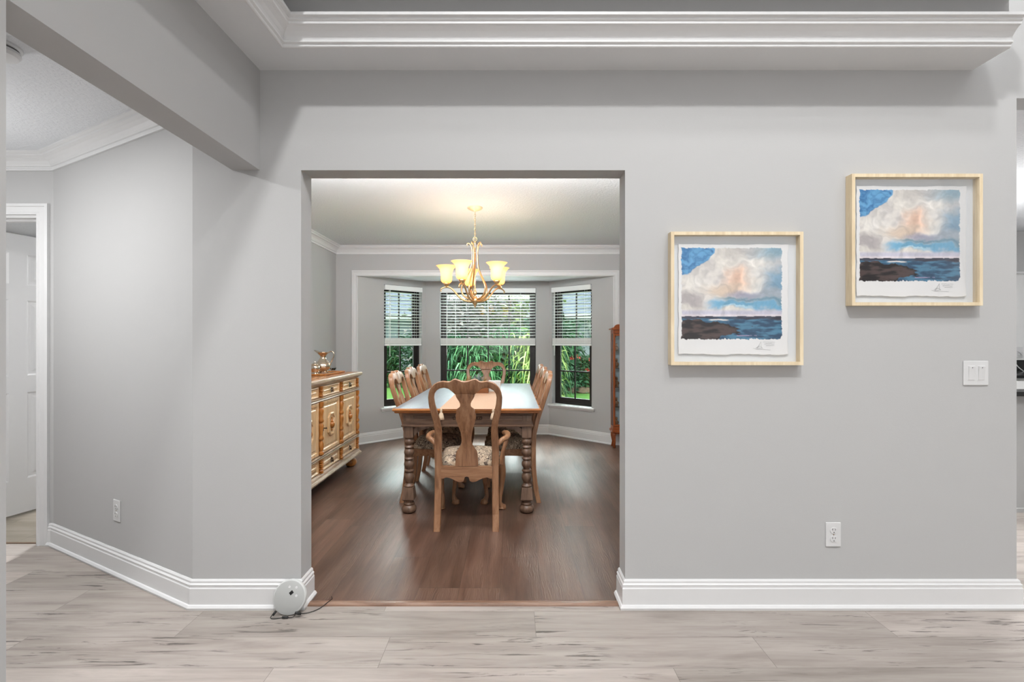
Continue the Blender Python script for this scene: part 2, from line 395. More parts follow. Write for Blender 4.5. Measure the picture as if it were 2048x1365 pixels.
# floors
struct(MB().box(-5.2, 5.6, -3.0, D0+0.035, -0.05, 0).box(1.60, 5.6, D0+0.035, 5.2, -0.05, 0).box(-5.2, -1.5, D0+0.035, CY+0.02, -0.05, 0.0).build('floor', M['floor']))
struct(MB().box(-2.2, 1.6, D0+0.035, 6.6, -0.052, -0.001).build('floor_dining', M['brown']))
struct(MB().box(-5.2, -2.2, CY+0.02, 5.4, -0.052, -0.001).build('floor_side_room', M['taupe']))
# front wall with the opening, header above kitchen passage
w = MB()
w.box(-1.486, OL, D0, D1, 0, ZL+0.1).box(OL, OR, D0, D1, ZO, ZL+0.1).box(OR, WX, D0, D1, 0, ZL+0.1).box(WX, 5.6, D0, D1, ZC, ZL+0.1)
w.box(2.14, 5.6, D0, D1, ZL+0.1, ZT)
struct(w.build('wall_front', M['wall']))
dx, dy = CX+1.486, CY-D0; ln = math.hypot(dx, dy); nx, ny = -dy/ln, dx/ln   # normal pointing away from the viewer side
if ny < 0: nx, ny = -nx, -ny
struct(MB().prism([(-1.486, D0), (CX, CY), (CX+nx*T, CY+T), (-1.486+0.03, D0+T)], lambda p: (p[0], p[1], 0), lambda p: (p[0], p[1], ZL+0.1)).build('wall_angled', M['wall']))
# upper wall over the ledge
struct(MB().box(-0.991, 2.14, 2.067, 2.17, ZL+0.06, ZT).box(-1.30, -0.991, -3, 2.17, ZL+0.06, ZT).build('wall_upper', M['wall']))
struct(MB().box(-0.991, 2.14, 1.90, 2.067, 2.71, 2.85).box(-0.991, -0.824, -3, 1.90, 2.71, 2.85).build('unseen_key_blocker', M['wall']))  # added tier out of view, keeps the key light off the upper wall
# ledges (painted white underside)
struct(MB().box(-0.991-0.181, 2.14, 2.067, D0, ZL, ZL+0.06).box(-1.172, -0.991, -3, 2.067, ZL, ZL+0.06).build('trim_1', M['ledge']))
# beam / hall opening wall
struct(MB().box(-1.30, -1.172, 1.112, D0, ZO, ZL+0.5).build('beam', M['wall']))
struct(MB().box(-1.30, -1.172, -3.0, 1.112, 0, ZL+0.5).build('wall_left', M['wall']))
struct(MB().box(-1.3, 5.6, -3.0, 2.4, ZT, ZT+0.05).build('ceiling', M['ceil']))
struct(MB().box(5.6, 5.7, -3.0, 5.2, 0, ZT).build('wall_right', M['wall']))
# hall
struct(MB().prism([(-5.2, -3.0), (-1.30, -3.0), (-1.30, D0), (-1.486, D0+0.01), (CX, CY+0.01), (-5.2, CY)], lambda p: (p[0], p[1], ZC), lambda p: (p[0], p[1], ZC+0.05)).build('ceiling_hall', M['ceil']))
struct(MB().box(-5.3, 5.7, -3.1, -3.0, 0, ZT).build('wall_back', M['wall']))
DXR, DXL, DH = -2.875, -3.635, 2.006
struct(MB().box(DXR, CX, CY, CY+T, 0, ZC).box(DXL, DXR, CY, CY+T, DH, ZC).box(-5.2, DXL, CY, CY+T, 0, ZC).build('wall_hall', M['wall']))
struct(MB().box(-5.3, -5.2, -3.0, 5.4, 0, ZC+0.05).build('wall_hall_left', M['wall']))
struct(MB().box(-5.2, -2.2, 5.4, 5.5, 0, ZC).box(-2.72, -2.62, CY+T, 5.4, 0, ZC).build('wall_side_room', M['wall']))
struct(MB().box(-5.2, -2.2, CY, 5.4, ZC, ZC+0.05).build('ceiling_side_room', M['ceil']))
# dining room shell
struct(MB().box(LW-0.1, LW, 2.68, RY+0.12, 0, ZC).build('wall_dining_left', M['wall']))
struct(MB().box(RW, RW+0.12, D1, RY+0.12, 0, ZC).build('wall_dining_right', M['wall']))
struct(MB().prism([(-1.47, D1-0.02), (1.6, D1-0.02), (1.6, RY+0.12), (-2.4, RY+0.12), (-2.4, 2.78)], lambda p: (p[0], p[1], ZC), lambda p: (p[0], p[1], ZC+0.05)).build('ceiling_dining', M['ceil']))
BL, BR = -1.84, 1.21
struct(MB().box(LW, BL, RY, RY+0.12, 0, ZC).box(BR, RW, RY, RY+0.12, 0, ZC).box(BL, BR, RY, RY+0.12, 2.03, ZC).build('wall_rear', M['wall']))
struct(MB().box(-2.2, 1.6, RY+0.12, 6.7, 2.03, 2.08).build('ceiling_bay', M['ceil']))
struct(MB().box(-2.3, 1.7, RY+0.1, 6.75, 2.45, 2.5).box(-2.5, 1.7, D1, RY+0.1, 2.45, 2.5).build('roof_slab', M['fascia']))
B1 = (-1.14, F/150.8); B2 = (0.49, F/150.8)
BT = 0.15
def bay_wall(name, a, b, t0, t1, z0, z1):
    """wall from a to b (viewer on the right-hand side when walking a->b is false: outside = left) with a window hole"""
    a, b = Vector(a), Vector(b); d = (b-a); L = d.length; d.normalize(); n = Vector((-d.y, d.x))
    mat = Matrix(((d.x, n.x, 0, a.x), (d.y, n.y, 0, a.y), (0, 0, 1, 0), (0, 0, 0, 1)))
    m_ = MB()
    for x0, x1, zz0, zz1 in ((0, t0*L, 0, 2.06), (t1*L, L, 0, 2.06), (t0*L, t1*L, 0, z0), (t0*L, t1*L, z1, 2.06)):
        m_.box(x0, x1, 0, BT, zz0, zz1, mat)
    o = m_.build(name, M['wall']); struct(o)
    return mat, L
LWm, LL = bay_wall('wall_bay_left', (BL, RY), B1, 0.36, 0.935, 0.415, 1.945)
CWm, CL = bay_wall('wall_bay_center', B1, B2, 0.113, 0.895, 0.415, 1.945)
RWm, RL = bay_wall('wall_bay_right', B2, (BR, RY), 0.05, 0.685, 0.415, 1.945)
# kitchen shell
struct(MB().box(RW+0.12, 5.6, D0+0.115, 5.2, ZC, ZC+0.05).build('ceiling_kitchen', M['ceil']))
struct(MB().box(RW+0.12, 5.6, 4.95, 5.05, 0, ZC).build('wall_kitchen', M['tile']))
struct(MB().box(RW+0.12, 5.6, 4.93, 4.95, 1.95, ZC-0.002).build('wall_kitchen_upper', M['wall']))
struct(MB().box(RW+0.12, 5.6, 4.90, 4.95, 1.93, 1.95).build('trim_2', M['trim']))

# mouldings
base_prof = [(0,0), (0.026,0), (0.028,0.010), (0.022,0.019), (0.016,0.021), (0.016,0.094), (0.013,0.098), (0.013,0.108), (0.015,0.110), (0.012,0.114), (0.009,0.117), (0.009,0.126), (0.004,0.133), (0,0.133)]
def baseboard(name, path, side=1): return struct(MB().sweep(path, base_prof, side).build(name, M['trim']))
baseboard('baseboard_right', [(OR, D1), (OR, D0), (WX, D0), (WX, D1)], 1)
baseboard('baseboard_left', [(-2.812, CY), (CX, CY), (-1.486, D0), (OL, D0), (OL, D1)], 1)
baseboard('baseboard_bay', [(BL+0.002, RY+0.0), B1, B2, (BR-0.002, RY)], 1)
baseboard('baseboard_dining_left', [(LW, 2.7), (LW, RY), (BL-0.066, RY)], 1)
baseboard('baseboard_dining_right', [(BR+0.066, RY), (RW, RY), (RW, D1)], 1)
baseboard('baseboard_hall', [(-5.0, CY), (DXL-0.066, CY)], 1)
baseboard('baseboard_kitchen', [(WX, D1), (WX-0.7, D1)], 1)
crown = [(0,0), (0.010,0), (0.012,0.008), (0.007,0.012), (0.007,0.022), (0.014,0.024), (0.018,0.034), (0.028,0.050), (0.044,0.064), (0.062,0.072), (0.064,0.080), (0.070,0.082), (0.080,0.088), (0.080,0.098), (0,0.098)]
def crown_m(name, path, z, side=1, sc=1.0): return struct(MB().sweep(path, [(a*sc, b*sc) for a, b in crown], side, z0=z).build(name, M['trim']))
crown_m('trim_3', [(LW, 2.75), (LW, RY), (RW, RY), (RW, D1+0.002)], ZC-0.096)
crown_m('trim_4', [(-5.19, CY), (CX, CY), (-1.486, D0)], ZC-0.096)
# crown around the tray: sits at the ledge lip
tray = [(0,0), (0.006,0.000), (0.010,0.004), (0.010,0.014), (0.018,0.018), (0.018,0.024), (0.012,0.030), (0.016,0.044), (0.027,0.058), (0.042,0.070), (0.052,0.074), (0.052,0.084), (0.058,0.088), (0.058,0.096), (0.070,0.100), (0.070,0.112), (0,0.112)]
struct(MB().sweep([(-0.991, -3.0), (-0.991, 2.067), (2.14, 2.067)], tray, 1, z0=ZL).build('trim_5', M['trim']))
# bay casing on the rear wall
cas = [(0,0), (0.066,0), (0.066,0.018), (0.050,0.020), (0.046,0.013), (0.016,0.013), (0.010,0.018), (0,0.018)]
def casing(name, xl, xr, zt, y, wd=0.066, both_down=True):
    m_ = MB()
    path = [(xl, 0.0), (xl, zt), (xr, zt), (xr, 0.0)]
    P = [Vector(p) for p in path]; rings = []
    for i, pnt in enumerate(P):
        mx_ = {0: Vector((-1, 0)), 1: Vector((-1, 1)), 2: Vector((1, 1)), 3: Vector((1, 0))}[i]
        rings.append([m_.bm.verts.new((pnt.x+mx_.x*o, y-t, pnt.y+mx_.y*o)) for o, t in cas])
    K = len(cas)
    for i in range(3):
        for k in range(K): m_.bm.faces.new((rings[i][k], rings[i][(k+1)%K], rings[i+1][(k+1)%K], rings[i+1][k]))
    m_.bm.faces.new(rings[0]); m_.bm.faces.new(rings[-1])
    return struct(m_.build(name, M['trim']))
casing('trim_6', BL, BR, 2.015, RY)
struct(MB().box(BL, BR, RY, RY+0.12, 2.015, 2.032).box(BL-0.004, BL+0.002, RY, RY+0.12, 0, 2.015).box(BR-0.002, BR+0.004, RY, RY+0.12, 0, 2.015).build('trim_7', M['trim']))
casing('trim_8', DXL, DXR, DH, CY)
struct(MB().box(DXR-0.016, DXR, CY, CY+T, 0, DH).box(DXL, DXL+0.016, CY, CY+T, 0, DH).box(DXL, DXR, CY, CY+T, DH-0.016, DH).box(DXR-0.028, DXR-0.016, CY+0.045, CY+0.08, 0, DH-0.016).box(DXL, DXR, CY+0.045, CY+0.08, DH-0.028, DH-0.016).build('trim_9', M['trim']))
# floor transitions
struct(MB().sweep([(OL+0.014, 0), (OR-0.014, 0)], [(-0.022,0), (0.022,0), (0.019,0.006), (0.008,0.010), (-0.008,0.010), (-0.019,0.006)], 1).xf(Matrix.Translation((0, D0+0.03, 0))).build('trim_10', wood('copper_brown_threshold', srgb(104,78,62), srgb(134,104,86), srgb(156,128,110), 0.3, scale=(1.6,10,10)), smooth=False))
struct(MB().box(DXL, DXR, CY+0.015, CY+0.03, -0.001, 0.004).build('trim_11', M['stem']))

# ------------------------------------------------------------------ hall door (six panel, standing open)
dm = MB(); DW, DHH, DT = 0.745, 1.985, 0.035
pan = []
for c0, c1 in ((0.10, 0.325), (0.43, 0.655)):
    for z0, z1 in ((0.24, 0.86), (0.98, 1.52), (1.63, 1.85)): pan.append((c0, c1, z0, z1))
xs = [0, 0.10, 0.325, 0.43, 0.655, DW]; zs = [0, 0.24, 0.86, 0.98, 1.52, 1.63, 1.85, DHH]
for sgn, yy in ((-1, 0.0), (1, DT)):
    for i in range(5):
        for j in range(7):
            isp = any(abs(xs[i]-p_[0]) < 1e-6 and abs(zs[j]-p_[2]) < 1e-6 for p_ in pan)
            x0, x1, z0, z1 = xs[i], xs[i+1], zs[j], zs[j+1]
            if not isp:
                dm.bm.faces.new([dm.bm.verts.new(v) for v in ((x0,yy,z0),(x1,yy,z0),(x1,yy,z1),(x0,yy,z1))])
            else:
                levels = [(0, 0), (0.012, 0.009), (0.028, 0.009), (0.045, 0.003)]
                rg = []
                for ins, dep in levels:
                    y_ = yy - sgn*dep
                    rg.append([dm.bm.verts.new(v) for v in ((x0+ins,y_,z0+ins),(x1-ins,y_,z0+ins),(x1-ins,y_,z1-ins),(x0+ins,y_,z1-ins))])
                for a in range(3):
                    for k in range(4): dm.bm.faces.new((rg[a][k], rg[a][(k+1)%4], rg[a+1][(k+1)%4], rg[a+1][k]))
                dm.bm.faces.new(rg[-1])
for fa in (((0,0,0),(0,DT,0),(0,DT,DHH),(0,0,DHH)), ((DW,0,0),(DW,DT,0),(DW,DT,DHH),(DW,0,DHH)), ((0,0,0),(DW,0,0),(DW,DT,0),(0,DT,0)), ((0,0,DHH),(DW,0,DHH),(DW,DT,DHH),(0,DT,DHH))):
    dm.bm.faces.new([dm.bm.verts.new(v) for v in fa])
bmesh.ops.remove_doubles(dm.bm, verts=dm.bm.verts[:], dist=1e-5)
door = dm.build('door_1', M['trim']); struct(door)
door.location = (-3.60, CY+T+0.012, 0.012); door.rotation_euler = (0, 0, math.atan2(0.97, 0.243))
kn = MB().lathe([(0.0,0), (0.025,0), (0.025,0.008), (0.01,0.012), (0.01,0.035), (0.026,0.045), (0.028,0.058), (0.018,0.068), (0,0.07)], axis='y', n=16)
kn.xf(Matrix.Translation((DW-0.06, 0, 0.93)) @ Matrix.Diagonal((1,-1,1,1)))
kn.build('door_handle', M['silver'], door, smooth=True)

# ------------------------------------------------------------------ bay windows with their blinds
def window(idx, mat, L, t0, t1, cols, z0=0.415, z1=1.945):
    x0, x1 = t0*L, t1*L; yb = 0.075
    root = MB()
    fw = 0.035
    root.box(x0, x0+fw, yb, yb+0.07, z0, z1).box(x1-fw, x1, yb, yb+0.07, z0, z1).box(x0+fw, x1-fw, yb, yb+0.07, z0, z0+0.03).box(x0+fw, x1-fw, yb, yb+0.07, z1-fw, z1)
    root.xf(mat)
    wo = struct(root.build('window_%d' % idx, M['black']))
    zm = (z0+z1)/2+0.03
    for nm, za, zb, yy in (('lower_sash', z0+0.03, zm+0.02, yb+0.004), ('upper_sash', zm-0.02, z1-fw, yb+0.034)):
        sw = 0.045; a, b = x0+fw, x1-fw
        s_ = MB().box(a, a+sw, yy, yy+0.028, za, zb).box(b-sw, b, yy, yy+0.028, za, zb).box(a+sw, b-sw, yy, yy+0.028, za, za+0.055).box(a+sw, b-sw, yy, yy+0.028, zb-0.04, zb)
        so = s_.xf(mat).build(nm, M['black'], wo)
        g = MB()
        mw = 0.009
        for k in range(1, cols):
            xc = a+sw+(b-a-2*sw)*k/cols; g.box(xc-mw, xc+mw, yy+0.008, yy+0.02, za+0.055, zb-0.04)
        zc = (za+0.055+zb-0.04)/2
        g.box(a+sw, b-sw, yy+0.0078, yy+0.0202, zc-mw, zc+mw)
        g.xf(mat).build('muntin', M['black'], so)
        MB().box(a+sw, b-sw, yy+0.013, yy+0.015, za+0.055, zb-0.04).xf(mat).build('window_pane', M['glass'], so)
    sl = MB().box(x0-0.05, x1+0.05, -0.035, 0.0, z0-0.028, z0-0.004).box(x0, x1, 0.0, yb, z0-0.028+0.024-0.004, z0+0.002)
    sl.box(x0-0.035, x1+0.035, -0.014, 0.0, z0-0.05, z0-0.028)
    sl.xf(mat).build('window_sill', M['trim'], wo, bevel=0.004)
    return x0, x1
def blind(mat, x0, x1, label, wand_t, cord_t, z1=1.94, zb=1.18, zs_=1.275):
    r = thing('window_blind', label, 'blind', (0,0,0), 0, 'half-raised white slatted blinds of the bay')
    o = Vector((mat[0][3], mat[1][3], 0)); base = mat @ Vector(((x0+x1)/2, 0.02, z1)); r.location = base
    inv = Matrix.Translation(-base) @ mat
    g = 0.006
    MB().box(x0+g, x1-g, -0.022, -0.012, z1-0.062, z1).box(x0+g, x0+g+0.01, -0.012, 0.045, z1-0.062, z1).box(x1-g-0.01, x1-g, -0.012, 0.045, z1-0.062, z1).xf(inv).build('valance', M['blind'], r, bevel=0.002)
    MB().box(x0+g+0.01, x1-g-0.01, -0.002, 0.045, z1-0.05, z1-0.005).xf(inv).build('headrail', M['blind'], r)
    m_ = MB(); z = z1-0.085
    while z > zs_+0.012:
        a, w_, th = math.radians(4), 0.048, 0.0032
        rows = []
        for k in range(5):
            u = -0.5+k/4; yy = 0.022+u*w_*math.cos(a); zz = z+u*w_*math.sin(a)*-1 - (u*u)*0.006
            rows.append((yy, zz))
        for t_ in (0, 1):
            pass
        top = [[(x0+g+0.004, y, zz+th/2), (x1-g-0.004, y, zz+th/2)] for y, zz in rows]
        bot = [[(x0+g+0.004, y, zz-th/2), (x1-g-0.004, y, zz-th/2)] for y, zz in rows]
        Rt = m_.strip(top); Rb = m_.strip(bot)
        for i in range(4):
            for k in (0, 1): m_.bm.faces.new((Rt[i][k], Rt[i+1][k], Rb[i+1][k], Rb[i][k]))
        for i in (0, 4): m_.bm.faces.new((Rt[i][0], Rt[i][1], Rb[i][1], Rb[i][0]))
        z -= 0.0385
    m_.xf(inv).build('slats', M['blind'], r)
    st = MB(); zz = zb+0.03
    while zz < zs_: st.box(x0+g+0.004, x1-g-0.004, -0.002, 0.046, zz, zz+0.0030); zz += 0.0038
    st.xf(inv).build('slat_stack', M['blind'], r)
    MB().box(x0+g+0.004, x1-g-0.004, -0.004, 0.048, zb, zb+0.027).xf(inv).build('bottom_rail', M['blind'], r, bevel=0.003)
    n = 2 if x1-x0 < 0.8 else 3
    for k in range(n):
        xc = x0+(x1-x0)*(0.16+0.68*k/(n-1))
        MB().tube([(xc, -0.003, z1-0.06), (xc, -0.003, zb+0.02)], 0.0012, 5).tube([(xc, 0.047, z1-0.06), (xc, 0.047, zb+0.02)], 0.0012, 5).xf(inv).build('ladder_cord', M['blind'], r)
    xw = x0+(x1-x0)*wand_t
    MB().tube([(xw, -0.026, z1-0.06), (xw, -0.028, 1.05)], 0.004, 6).xf(inv).build('tilt_wand', M['blind'], r)
    return r
x0, x1 = window(1, LWm, LL, 0.36, 0.935, 2)
blind(LWm, x0, x1, 'narrow white slatted blind half-raised over the left bay window', 0.12, 0.9)
x0, x1 = window(2, CWm, CL, 0.113, 0.895, 4)
blind(CWm, x0, x1, 'wide white slatted blind half-raised over the centre bay window', 0.075, 0.9)
x0, x1 = window(3, RWm, RL, 0.05, 0.685, 2)
blind(RWm, x0, x1, 'narrow white slatted blind half-raised over the right bay window beside the curio cabinet', 0.1, 0.9)

# ------------------------------------------------------------------ dining chairs
PROF = [(0,-0.040), (0.10,-0.018), (0.25,-0.002), (0.42,0.0), (0.52,-0.004), (0.62,-0.026), (0.74,-0.065), (0.86,-0.102), (1.01,-0.140)]
def yb_(z):
    for (z0, y0), (z1, y1) in zip(PROF, PROF[1:]):
        if z <= z1: t = (z-z0)/(z1-z0); t = t; return y0+(y1-y0)*t
    return PROF[-1][1]
TH = 0.036
OUT = [(0.0,0.213), (0.30,0.211), (0.42,0.210), (0.52,0.213), (0.60,0.209), (0.66,0.205), (0.72,0.212), (0.78,0.226), (0.83,0.234), (0.88,0.236), (0.915,0.230), (0.945,0.216), (0.967,0.196), (0.981,0.172), (0.988,0.140), (0.984,0.112), (0.986,0.092), (1.000,0.072), (1.003,0.062), (0.997,0.045), (0.988,0.022), (0.985,0.0)]
INN = [(0.0,0.170), (0.30,0.166), (0.42,0.164), (0.52,0.166), (0.60,0.162), (0.66,0.161), (0.72,0.168), (0.78,0.183), (0.84,0.196), (0.88,0.200), (0.905,0.196), (0.925,0.182), (0.939,0.160), (0.944,0.132), (0.937,0.104), (0.922,0.086), (0.905,0.068), (0.900,0.060), (0.900,0.0)]
def interp_path(P, n):
    # resample by arclength
    L = [0]
    for a, b in zip(P, P[1:]): L.append(L[-1]+math.hypot(b[0]-a[0], b[1]-a[1]))
    out = []
    for i in range(n+1):
        s_ = L[-1]*i/n
        for k in range(len(L)-1):
            if s_ <= L[k+1]+1e-9:
                t = (s_-L[k])/(L[k+1]-L[k]+1e-12); out.append(tuple(P[k][j]+(P[k+1][j]-P[k][j])*t for j in (0, 1))); break
    return out
ZJ = 0.40   # rear legs below this height are leg parts
def back_band(m_, zmin, zmax):
    """posts between heights, both sides, in the bent back"""
    zsamp = [zmin+(zmax-zmin)*i/8 for i in range(9)]
    def at(P, z):
        for (a, xa), (b, xb) in zip(P, P[1:]):
            if a <= z <= b: return xa+(xb-xa)*(z-a)/(b-a+1e-12)
        return P[-1][1]
    for sx in (-1, 1):
        rings = []
        for z in zsamp:
            o_, i_ = at(OUT, z), at(INN, z); y = yb_(z); c = 0.004
            rings.append([m_.bm.verts.new(v) for v in ((sx*(o_-c), y-TH/2, z), (sx*o_, y-TH/2+c, z), (sx*o_, y+TH/2-c, z), (sx*(o_-c), y+TH/2, z), (sx*(i_+c), y+TH/2, z), (sx*i_, y+TH/2-c, z), (sx*i_, y-TH/2+c, z), (sx*(i_+c), y-TH/2, z))])
        for i in range(8):
            for k in range(8): m_.bm.faces.new((rings[i][k], rings[i][(k+1)%8], rings[i+1][(k+1)%8], rings[i+1][k]))
        m_.bm.faces.new(rings[0]); m_.bm.faces.new(rings[-1][::-1])
def hoop(m_):
    o_ = [p for p in OUT if p[0] >= 0.42]; i_ = [p for p in INN if p[0] >= 0.42]
    n = 46
    # chosen break: pair outer and inner by matched arclength in two stretches
    so = o_[:9]; si = i_[:8]
    po = interp_path(o_[:8], 22)[:-1] + interp_path(o_[7:], 30)
    pi = interp_path(i_[:8], 22)[:-1] + interp_path(i_[7:], 30)
    for sx in (-1, 1):
        fr, bk = [], []
        rows = []
        for (zo, xo), (zi, xi) in zip(po, pi):
            yo, yi = yb_(zo), yb_(zi)
            d = Vector((xo-xi, zo-zi)); l = max(d.length, 1e-6); d = d/l; c = min(0.005, l*0.2)
            rows.append([(sx*(xo-d.x*c), yo-TH/2, zo-d.y*c), (sx*xo, yo-TH/2+0.005, zo), (sx*xo, yo+TH/2-0.005, zo), (sx*(xo-d.x*c), yo+TH/2, zo-d.y*c),
                         (sx*(xi+d.x*c), yi+TH/2, zi+d.y*c), (sx*xi, yi+TH/2-0.005, zi), (sx*xi, yi-TH/2+0.005, zi), (sx*(xi+d.x*c), yi-TH/2, zi+d.y*c)])
        R = [[m_.bm.verts.new(v) for v in r] for r in rows]
        for a in range(len(R)-1):
            for k in range(8): m_.bm.faces.new((R[a][k], R[a][(k+1)%8], R[a+1][(k+1)%8], R[a+1][k]))
        m_.bm.faces.new(R[0])
    bmesh.ops.remove_doubles(m_.bm, verts=m_.bm.verts[:], dist=1e-5)
SPL = [(0.416,0.076), (0.45,0.074), (0.49,0.072), (0.515,0.066), (0.535,0.052), (0.555,0.040), (0.575,0.033), (0.61,0.033), (0.64,0.037), (0.67,0.045), (0.70,0.055), (0.73,0.063), (0.755,0.066), (0.765,0.065), (0.775,0.060), (0.79,0.060), (0.805,0.054), (0.815,0.040), (0.823,0.034), (0.84,0.034), (0.855,0.040), (0.87,0.050), (0.885,0.058), (0.902,0.062)]
def make_chair(name, arms):
    t = thing(name, 'x', 'chair')
    b = MB(); hoop(b); b.build('back_frame', M['oak'], t, smooth='auto')
    sp = MB(); rows = []
    for z, wd in SPL:
        y = yb_(z)-0.004; k = 6
        rows.append((z, wd, y))
    Rf = sp.strip([[(wd*u, y+0.008-0.012*(1-u*u)*0.6, z) for u in (-1, -0.5, 0, 0.5, 1)] for z, wd, y in rows])
    Rb = sp.strip([[(wd*u, y-0.008-0.012*(1-u*u)*0.6, z) for u in (-1, -0.5, 0, 0.5, 1)] for z, wd, y in rows])
    for i in range(len(rows)-1):
        for k in (0, 4): sp.bm.faces.new((Rf[i][k], Rf[i+1][k], Rb[i+1][k], Rb[i][k]))
    for i in (0, -1):
        for k in range(4): sp.bm.faces.new((Rf[i][k], Rf[i][k+1], Rb[i][k+1], Rb[i][k]))
    sp.build('splat', M['oak'], t, smooth='auto')
    # rear legs
    for sx in (-1, 1):
        lb = MB(); zz = [0.42*i/8 for i in range(9)]
        rings = []
        for z in zz:
            o_ = 0.213-(z/0.42)*0.003; i_ = 0.170-(z/0.42)*0.006; y = yb_(z); c = 0.004
            rings.append([lb.bm.verts.new(v) for v in ((sx*(o_-c), y-TH/2, z), (sx*o_, y-TH/2+c, z), (sx*o_, y+TH/2-c, z), (sx*(o_-c), y+TH/2, z), (sx*(i_+c), y+TH/2, z), (sx*i_, y+TH/2-c, z), (sx*i_, y-TH/2+c, z), (sx*(i_+c), y-TH/2, z))])
        for i in range(8):
            for k in range(8): lb.bm.faces.new((rings[i][k], rings[i][(k+1)%8], rings[i+1][(k+1)%8], rings[i+1][k]))
        lb.bm.faces.new(rings[0]); lb.bm.faces.new(rings[-1][::-1])
        lb.build('leg', M['oak'], t)
    FW, FY, RWd = 0.235, 0.385, 0.166
    # front cabriole legs
    for sx in (-1, 1):
        cx, cy = sx*(FW-0.02), FY-0.02
        pts = [(0.0,0.40,0.030), (0.0,0.34,0.031), (0.012,0.29,0.028), (0.016,0.24,0.024), (0.008,0.17,0.018), (-0.004,0.10,0.0145), (-0.008,0.055,0.014), (0.002,0.028,0.020), (0.012,0.015,0.030), (0.012,0.006,0.031), (0.010,0.0,0.026)]
        P = [(cx+sx*o*0.8, cy+o*0.8, z) for o, z, r in pts]; R = [r for *_, r in pts]
        MB().tube(P, R, 12).build('leg', M['oak'], t, smooth=True)
    # rails
    r = MB()
    def scallop(w_, z_top, z_bot, drop=0.018):
        pts = [(-w_, z_top), (w_, z_top), (w_, z_bot)]
        prof = [(0.92,0), (0.80,0.008), (0.66,0.004), (0.52,-0.006), (0.36,-0.020), (0.22,-0.024), (0.12,-0.016), (0.08,0.008), (0.0,0.014)]
        for u, d in prof: pts.append((w_*u, z_bot+d))
        for u, d in prof[::-1][1:]: pts.append((-w_*u, z_bot+d))
        pts.append((-w_, z_bot)); return pts
    r.prism(scallop(0.168, 0.414, 0.335), lambda p: (p[0], -0.018, p[1]), lambda p: (p[0], 0.012, p[1]))
    r.prism(scallop(FW-0.03, 0.40, 0.345), lambda p: (p[0], FY-0.03, p[1]), lambda p: (p[0], FY, p[1]))
    for sx in (-1, 1):
        r.prism([(0.01, 0.41), (FY-0.02, 0.405), (FY-0.02, 0.345), (FY-0.07, 0.355), (0.20, 0.36), (0.06, 0.352), (0.01, 0.335)],
                lambda p: (sx*(0.172+(FW-0.172)*p[0]/FY), p[0], p[1]), lambda p: (sx*(0.148+(FW-0.172)*p[0]/FY), p[0], p[1]))
    r.build('seat_rail', M['oak_x'], t)
    # cushion
    c = MB(); n = 14; rows = []
    for j in range(n+1):
        v = j/n; row = []
        for i in range(n+1):
            u = -1+2*i/n
            y = 0.028+(FY-0.032)*v; hw = 0.160+(FW-0.172)*v
            e = (1-abs(u)**4)*(1-abs(2*v-1)**4)
            row.append((u*hw*(1+0.03*(1-abs(2*v-1)**2)), y, 0.418+0.028*min(1, e*4)+0.042*e))
        rows.append(row)
    R = c.strip(rows)
    per = R[0] + [r_[-1] for r_ in R[1:]] + R[-1][::-1][1:] + [r_[0] for r_ in R[::-1][1:-1]]
    low = [c.bm.verts.new((v.co.x, v.co.y, 0.405)) for v in per]
    for i in range(len(per)): c.bm.faces.new((per[i], per[(i+1)%len(per)], low[(i+1)%len(per)], low[i]))
    c.bm.faces.new(low)
    c.build('seat_cushion', M['fabric'], t, smooth='auto')
    if arms:
        for sx in (-1, 1):
            P = smooth_poly([(sx*0.205, -0.01, 0.56), (sx*0.235, 0.0, 0.590), (sx*0.262, 0.04, 0.592), (sx*0.272, 0.12, 0.594), (sx*0.268, 0.20, 0.592), (sx*0.250, 0.255, 0.588), (sx*0.238, 0.275, 0.580)], 2, closed=False)
            n_ = len(P)
            a = MB().tube(P, [0.015+0.004*math.sin(PI*i/(n_-1)) for i in range(n_)], 10, sx=1.0)
            ao = a.build('armrest', M['oak'], t, smooth=True)
            P2 = smooth_poly([(sx*0.255, 0.235, 0.580), (sx*0.262, 0.235, 0.54), (sx*0.243, 0.22, 0.49), (sx*0.228, 0.215, 0.43), (sx*0.222, 0.215, 0.37)], 2, closed=False)
            MB().tube(P2, 0.015, 10).build('arm_support', M['oak'], t, smooth=True)
    return t
TCX = -0.32
arm = make_chair('armchair', True); arm.location = (-0.298, 3.172, 0)
arm['label'] = 'oak armchair with vase-shaped splat at the near end of the table, back to the viewer'; arm['group'] = 'armchairs at the ends of the table'
a2 = copy_tree(arm); a2.location = (-0.31, 5.65, 0); a2.rotation_euler = (0, 0, PI)
a2['label'] = 'oak armchair at the far end of the table in front of the centre window'
side = make_chair('dining_chair', False)
names_l = ['oak side chair on the left of the table, nearest the viewer', 'oak side chair on the left of the table, middle of three', 'oak side chair on the left of the table, farthest by the bay']
names_r = ['oak side chair on the right of the table, nearest the viewer', 'oak side chair on the right of the table, middle of three', 'oak side chair on the right of the table, farthest by the bay']
first = True
for k, y in enumerate((3.86, 4.42, 4.96)):
    for sgn, nm in ((-1, names_l), (1, names_r)):
        o = side if first else copy_tree(side); first = False
        o.location = (TCX+sgn*0.485, y, 0); o.scale = (0.88, 1, 1); o.rotation_euler = (0, 0, -PI/2 if sgn < 0 else PI/2)
        o['label'] = nm[k]; o['group'] = 'side chairs along the dining table'

